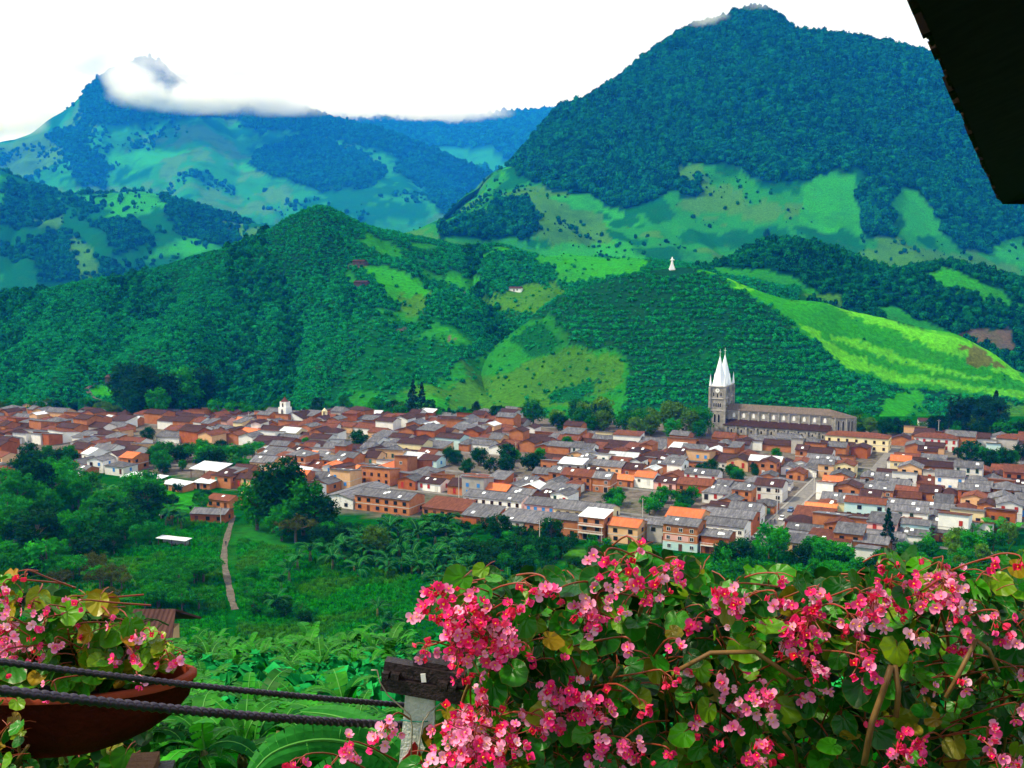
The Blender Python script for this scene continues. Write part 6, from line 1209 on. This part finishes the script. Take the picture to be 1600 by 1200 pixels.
def petal_mat(name, c1, c2, c3, t=.3):
    m, n, p, out = new_mat(name); tc = n.nodes.new('ShaderNodeTexCoord'); ln = nd(n, 'ShaderNodeVectorMath', operation='LENGTH'); n.links.new(tc.outputs['Object'], ln.inputs[0]); b_ = mixc(n, c1, c2, ramp01(n, ln.outputs['Value'], .1, .95))
    o_ = n.nodes.new('ShaderNodeObjectInfo'); b_ = mixc(n, b_, c3, ramp01(n, o_.outputs['Random'], .4, 1.4)); n.links.new(b_, p.inputs['Base Color']); p.inputs['Roughness'].default_value = .5; p.inputs['Specular IOR Level'].default_value = .1
    tl = n.nodes.new('ShaderNodeBsdfTranslucent'); n.links.new(b_, tl.inputs[0]); ms = n.nodes.new('ShaderNodeMixShader'); ms.inputs[0].default_value = t; n.links.new(p.outputs[0], ms.inputs[1]); n.links.new(tl.outputs[0], ms.inputs[2]); n.links.new(ms.outputs[0], out.inputs['Surface']); return m
m_pal = petal_mat('pale_petal', (.95, .09, .34), (.97, .34, .60), (.98, .70, .82)); m_hot = petal_mat('pink_petal', (.92, .01, .14), (.95, .05, .29), (.95, .15, .44)); m_bud = petal_mat('red_bud', (.75, .012, .05), (.90, .03, .12), (.90, .08, .22)); m_yel = flat_mat('stamens', (.85, .48, .02), .6)
def flower_mesh(seed, mat, kind):
    r_ = random.Random(seed); mb = MB()
    def petal(ang, L_, W_, tilt, z0=0):
        d = Vector((math.cos(ang), math.sin(ang), 0)); s_ = Vector((-d.y, d.x, 0)); vs2 = []
        for i, (t, w_) in enumerate(((.0, .12), (.3, .8), (.62, 1.0), (.88, .72), (1.0, .2))):
            for q in (-1, 0, 1): vs2.append(d * L_ * (t - .05 * abs(q)) * math.cos(tilt * t) + s_ * W_ * w_ * q * .5 + Vector((0, 0, z0 + L_ * t * math.sin(tilt * t) + .12 * W_ * w_ * abs(q))))
        mb.add(vs2, [(3 * i + j, 3 * i + j + 1, 3 * i + j + 4, 3 * i + j + 3) for i in range(4) for j in range(2)], 0)
    if kind == 'open':
        ti = r_.uniform(.05, .5); petal(math.pi / 2, 1.0, 1.05, ti); petal(-math.pi / 2, 1.0, 1.05, ti + r_.uniform(-.2, .2)); petal(0, .85, .42, ti + .15, .03); petal(math.pi, .85, .42, ti + .1, .03)
        for _ in range(5): c_ = Vector((r_.uniform(-.1, .1), r_.uniform(-.1, .1), r_.uniform(.12, .26))); mb.cone(c_, .1, .05, .14, 5, 1)
    elif kind == 'half': petal(math.pi / 2, .95, 1.05, 1.0); petal(-math.pi / 2, .95, 1.05, 1.1); petal(0, .7, .4, .9); petal(math.pi, .7, .4, 1.0); mb.cone((0, 0, .15), .14, .1, .2, 6, 1)
    else: petal(math.pi / 2, .85, .95, 1.45); petal(-math.pi / 2, .85, .95, 1.45)
    mb.tube([(0, 0, 0), (0, .1, -.7), (0, .15, -1.5)], [.05, .045, .045], 4, 2, cap=False)
    return mb.mesh('begonia_flower', [mat, m_yel, m_bstem], True)
BLEAF = [begonia_leaf(k) for k in range(9)]; BLEAFY = [begonia_leaf(k, m_bleafy) for k in range(6)]; FL_P = [flower_mesh(k, m_pal, 'open') for k in range(3)]; FL_H = [flower_mesh(k + 5, m_hot, 'open') for k in range(2)] + [flower_mesh(k + 9, m_hot, 'half') for k in range(2)]; FL_B = [flower_mesh(k + 15, m_bud, 'bud') for k in range(2)] + [flower_mesh(20, m_bud, 'half')]
def basis(nrm, tip):
    z = nrm.normalized(); y = (tip - z * tip.dot(z)); y = (y if y.length > 1e-3 else z.orthogonal()).normalized(); x = y.cross(z); return Matrix((x, y, z)).transposed().to_4x4()
def begonia(label, root, poly, nleaf, ninner, clusters, stalks, rnd, arch=.55, D0=2.02, D1=2.42, lsz=(.019, .038), inner_D=(2.4, 2.75), fsz=.0125, name='begonia_plant', kinds=None):
    kinds = kinds or BLEAF
    r_ = random.Random(rnd); e = empty(name, root); tag(e, label, 'begonia', 'potted begonias'); ix = e.location.copy(); xs = [q[0] for q in poly]; ys = [q[1] for q in poly]; ymin, ymax = min(ys), max(ys)
    def pt():
        while True:
            x, y = r_.uniform(min(xs), max(xs)), r_.uniform(ymin, ymax)
            if inpoly(np.array([x]), np.array([y]), poly)[0]: return x, y
    def lm(D, s0, s1):
        x, y = pt(); q = P(x, y, D) - ix; nrm = Vector((r_.gauss(0, .5), -.62 + r_.gauss(0, .4), .62 + r_.gauss(0, .35))); tip = Vector((r_.gauss(0, .7), -.5, -.55 + r_.gauss(0, .5))); sz = r_.uniform(s0, s1)
        return Matrix.Translation(q) @ basis(nrm, tip) @ Matrix.Scale(sz, 4)
    for _ in range(nleaf): link('leaf', r_.choice(kinds), e, mtx=lm(r_.uniform(D0, D1), *lsz))
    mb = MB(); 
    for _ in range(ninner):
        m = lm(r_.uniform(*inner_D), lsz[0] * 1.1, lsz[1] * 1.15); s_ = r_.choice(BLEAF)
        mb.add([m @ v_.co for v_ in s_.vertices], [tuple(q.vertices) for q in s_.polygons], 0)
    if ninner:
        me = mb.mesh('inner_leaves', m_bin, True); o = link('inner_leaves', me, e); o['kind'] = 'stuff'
    cen = sum(xs) / len(xs)
    def curve(pts, n2=9):
        res = []; k = len(pts)
        for i in range(n2 + 1):
            t = i / n2 * (k - 1); a = min(int(t), k - 2); u = t - a; p0, p1, p2, p3 = [pts[max(0, min(k - 1, q))] for q in (a - 1, a, a + 1, a + 2)]
            res.append(.5 * (2 * p1 + (p2 - p0) * u + (2 * p0 - 5 * p1 + 4 * p2 - p3) * u * u + (3 * p1 - p0 - 3 * p2 + p3) * u ** 3))
        return res
    for _ in range(stalks):
        x, y = pt(); y = min(y + 30, 1200); x2 = x + (cen - x) * r_.uniform(.1, .6) + r_.uniform(-40, 40); y2 = min(y + r_.uniform(60, 170), 1230); D = r_.uniform(D0, D1 - .1); a, b_ = P(x, y, D) - ix, P(x2, y2, D + .16) - ix; th = r_.random() < .3
        c_ = a.lerp(b_, .45) + Vector((r_.uniform(-.02, .02), 0, arch * r_.uniform(.0, .035)))
        MB().tube(curve([b_, c_, a]), .0036 if th else .0018, 6).build('stem', m_bwood if th else m_bstem, e, True)
    clusters = clusters + [(*pt(), r_.uniform(7, 13), r_.choice((0, .1, .4, .7))) for _ in range(len(clusters) // 3)]
    for px, py, rad, pale in clusters:
        D = r_.uniform(D0 - .07, D0 + .06); c_ = P(px, py, D) - ix; kk = D / F; R_ = rad * kk; nf = max(3, min(54, int((rad / 9.0) ** 2 * 1.9)))
        dirx = (1 if px < cen else -1) * r_.uniform(.03, .12); far = c_ + Vector((dirx, .12, r_.uniform(-.08, -.01))); mid = c_.lerp(far, .5) + Vector((0, -.01, arch * r_.uniform(.02, .055)))
        st_ = MB(); st_.tube(curve([far, mid, c_ + Vector((dirx * .1, 0, R_ * .5 + .008)), c_]), [.0022 - .0001 * q for q in range(10)], 5, cap=False); places = []
        for _ in range(nf):
            g = Vector((r_.gauss(0, .5), r_.gauss(0, .3), r_.gauss(0, .45))); g = g * min(1, 1.1 / max(g.length, .01)); q = c_ + Vector((g.x * R_ * 1.3, g.y * R_ - .01, g.z * R_ * 1.25 - abs(g.x) * R_ * .25)); places.append((q, g))
            if len(places) % 2: st_.tube([c_ + Vector((0, .01, R_ * .4)), c_.lerp(q, .6) + Vector((0, .008, .006)), q + Vector((0, .01, 0))], .0011, 4, cap=False)
        cl = st_.build('flower_cluster', m_bstem, e, True)
        for q, g in places:
            t = r_.random(); me = r_.choice(FL_P) if t < pale * .85 + .06 else r_.choice(FL_H) if t < pale + (1 - pale) * .62 else r_.choice(FL_B)
            nrm = Vector((g.x * .8 + r_.gauss(0, .35), -.9 + r_.gauss(0, .3), g.z * .6 + .25 + r_.gauss(0, .35))); s_ = fsz * r_.uniform(.75, 1.25)
            link('flower' if t < pale + (1 - pale) * .62 else 'bud', me, cl, mtx=Matrix.Translation(q) @ basis(nrm, Vector((r_.gauss(0, 1), r_.gauss(0, .3), r_.gauss(0, 1)))) @ Matrix.Scale(s_, 4))
    return e
m_bin = M('begonia_shade_blade', (0.002, 0.035, 0.003), (0.008, 0.085, 0.006), 8, .5, .1, transl=.1)  # darker leaf copy: shade inside the bushes put into its colour
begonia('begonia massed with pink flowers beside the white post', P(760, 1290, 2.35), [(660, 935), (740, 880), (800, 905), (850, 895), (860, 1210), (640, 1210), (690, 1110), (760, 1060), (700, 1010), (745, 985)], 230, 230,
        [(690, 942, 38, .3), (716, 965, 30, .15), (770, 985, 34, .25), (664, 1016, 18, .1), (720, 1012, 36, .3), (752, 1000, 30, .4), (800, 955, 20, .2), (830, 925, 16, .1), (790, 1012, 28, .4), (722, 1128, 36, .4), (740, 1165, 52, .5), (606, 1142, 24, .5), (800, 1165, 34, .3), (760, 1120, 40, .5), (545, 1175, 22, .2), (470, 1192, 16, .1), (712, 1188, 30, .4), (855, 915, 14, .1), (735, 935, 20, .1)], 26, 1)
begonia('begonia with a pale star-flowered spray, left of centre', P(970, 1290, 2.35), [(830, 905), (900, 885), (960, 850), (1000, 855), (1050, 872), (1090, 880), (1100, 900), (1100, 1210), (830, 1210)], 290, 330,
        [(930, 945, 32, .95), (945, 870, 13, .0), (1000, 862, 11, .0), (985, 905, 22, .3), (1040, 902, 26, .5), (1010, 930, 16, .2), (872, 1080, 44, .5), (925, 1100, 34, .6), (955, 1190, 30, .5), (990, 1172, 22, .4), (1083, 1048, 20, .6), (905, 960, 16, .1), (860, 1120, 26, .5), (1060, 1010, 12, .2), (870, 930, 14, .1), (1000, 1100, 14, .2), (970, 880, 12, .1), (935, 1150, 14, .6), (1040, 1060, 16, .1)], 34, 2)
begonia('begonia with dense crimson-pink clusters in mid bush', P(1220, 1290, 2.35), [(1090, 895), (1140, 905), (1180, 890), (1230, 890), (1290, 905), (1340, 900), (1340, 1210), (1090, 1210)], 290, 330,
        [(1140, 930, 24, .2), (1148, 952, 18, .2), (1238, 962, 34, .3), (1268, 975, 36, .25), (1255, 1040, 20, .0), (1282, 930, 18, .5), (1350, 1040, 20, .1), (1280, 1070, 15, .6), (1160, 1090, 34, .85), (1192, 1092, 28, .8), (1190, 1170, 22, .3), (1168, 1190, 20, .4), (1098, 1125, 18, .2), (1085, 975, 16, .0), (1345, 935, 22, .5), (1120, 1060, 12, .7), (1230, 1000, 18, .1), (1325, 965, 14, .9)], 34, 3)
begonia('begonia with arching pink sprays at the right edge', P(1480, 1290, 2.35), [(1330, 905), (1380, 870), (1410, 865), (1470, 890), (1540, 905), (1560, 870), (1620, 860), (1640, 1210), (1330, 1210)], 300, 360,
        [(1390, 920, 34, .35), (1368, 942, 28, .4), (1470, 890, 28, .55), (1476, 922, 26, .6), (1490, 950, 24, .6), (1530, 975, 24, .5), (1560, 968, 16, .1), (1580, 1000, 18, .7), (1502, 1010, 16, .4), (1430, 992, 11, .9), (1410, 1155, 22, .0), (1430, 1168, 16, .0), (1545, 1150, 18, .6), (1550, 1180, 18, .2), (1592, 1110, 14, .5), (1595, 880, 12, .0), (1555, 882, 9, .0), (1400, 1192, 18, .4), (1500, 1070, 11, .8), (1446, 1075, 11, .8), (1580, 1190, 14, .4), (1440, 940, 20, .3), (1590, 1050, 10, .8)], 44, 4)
cq_ = empty('begonia_cane_plant', P(1390, 1260, 2.0)); tag(cq_, 'bare forked begonia cane crossing the right bush', 'begonia')
for pts, w_ in (([(1350, 1195), (1362, 1130), (1380, 1080), (1393, 1040)], .0062), ([(1400, 1120), (1404, 1080), (1398, 1040)], .0055), ([(1478, 1090), (1500, 1050), (1525, 1000)], .0045), ([(1560, 1050), (1545, 1015), (1525, 1000)], .004), ([(1060, 1047), (1110, 1020), (1180, 1018), (1240, 1060)], .0045)): MB().tube([P(x, y, 1.99) - cq_.location for x, y in pts], w_, 7).build('cane', m_bwood, cq_, True)
begonia('begonia growing in the oval terracotta pot', P(60, 1075, 2.28), [(-20, 905), (20, 900), (50, 925), (100, 935), (150, 930), (200, 955), (250, 990), (275, 1020), (270, 1050), (180, 1075), (-20, 1085)], 230, 130,
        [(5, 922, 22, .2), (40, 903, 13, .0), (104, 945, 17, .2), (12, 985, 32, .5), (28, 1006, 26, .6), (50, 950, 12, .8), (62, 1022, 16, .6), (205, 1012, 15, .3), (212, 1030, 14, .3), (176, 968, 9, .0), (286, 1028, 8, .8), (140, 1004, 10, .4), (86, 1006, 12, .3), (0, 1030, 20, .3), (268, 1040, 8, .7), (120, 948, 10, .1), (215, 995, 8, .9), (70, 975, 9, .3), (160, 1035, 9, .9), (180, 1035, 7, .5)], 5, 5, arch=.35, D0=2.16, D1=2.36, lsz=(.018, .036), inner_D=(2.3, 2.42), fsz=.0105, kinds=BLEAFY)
begonia('dim creeping vine leaves hanging under the flower pot', P(30, 1230, 2.1), [(-20, 1085), (28, 1090), (45, 1130), (60, 1210), (-20, 1210)], 34, 40, [], 8, 6, D0=2.05, D1=2.25, lsz=(.014, .026), inner_D=(2.2, 2.4), name='vine')
begonia('dark leaves added to stand for the shade beneath the flower pot', P(110, 1260, 2.6), [(-20, 1090), (250, 1110), (215, 1210), (-20, 1210)], 60, 120, [], 10, 7, D0=2.45, D1=2.7, lsz=(.02, .04), inner_D=(2.6, 2.9), name='shrub')  # leaves added to fill the black shade under the pot
trough = empty('planter_trough', P(1120, 1330, 2.45)); tag(trough, 'dark wooden trough hidden under the begonia bushes', 'planter')
MB().box((-.75, -.14, -.22), (.85, .18, 0)).build('trough_body', m_beam, trough); MB().box((-.73, -.12, .002), (.83, .16, .01)).build('soil', flat_mat('trough_soil', (.02, .012, .008)), trough)

# ------------------------------------------------------------------ labels that single out members of a group
def single_out():
    by = {}
    for o in list(bpy.data.objects):
        if o.parent is None and 'label' in o and 'group' in o: by.setdefault((o['group'], o['label']), []).append(o)
    for (g, l), os_ in by.items():
        if len(os_) < 2: continue
        pj = {o: project(np.array(o.location)) for o in os_}; nb_ = (len(os_) - 1) // 19 + 1
        os_.sort(key=lambda o: pj[o][1]); per = math.ceil(len(os_) / nb_); rown = {1: ['']}.get(nb_) or {2: [', back row', ', front row'], 3: [', back row', ', middle row', ', front row']}.get(nb_) or [', %s row' % q for q in ('back', 'second', 'third', 'fourth', 'fifth', 'sixth', 'front')]
        for k in range(nb_):
            part = sorted(os_[k * per:(k + 1) * per], key=lambda o: pj[o][0])
            for i, o in enumerate(part): o['label'] = (ORD[min(i, 19)] + '-from-left ' if len(part) > 1 else '') + l + rown[k]
single_out()
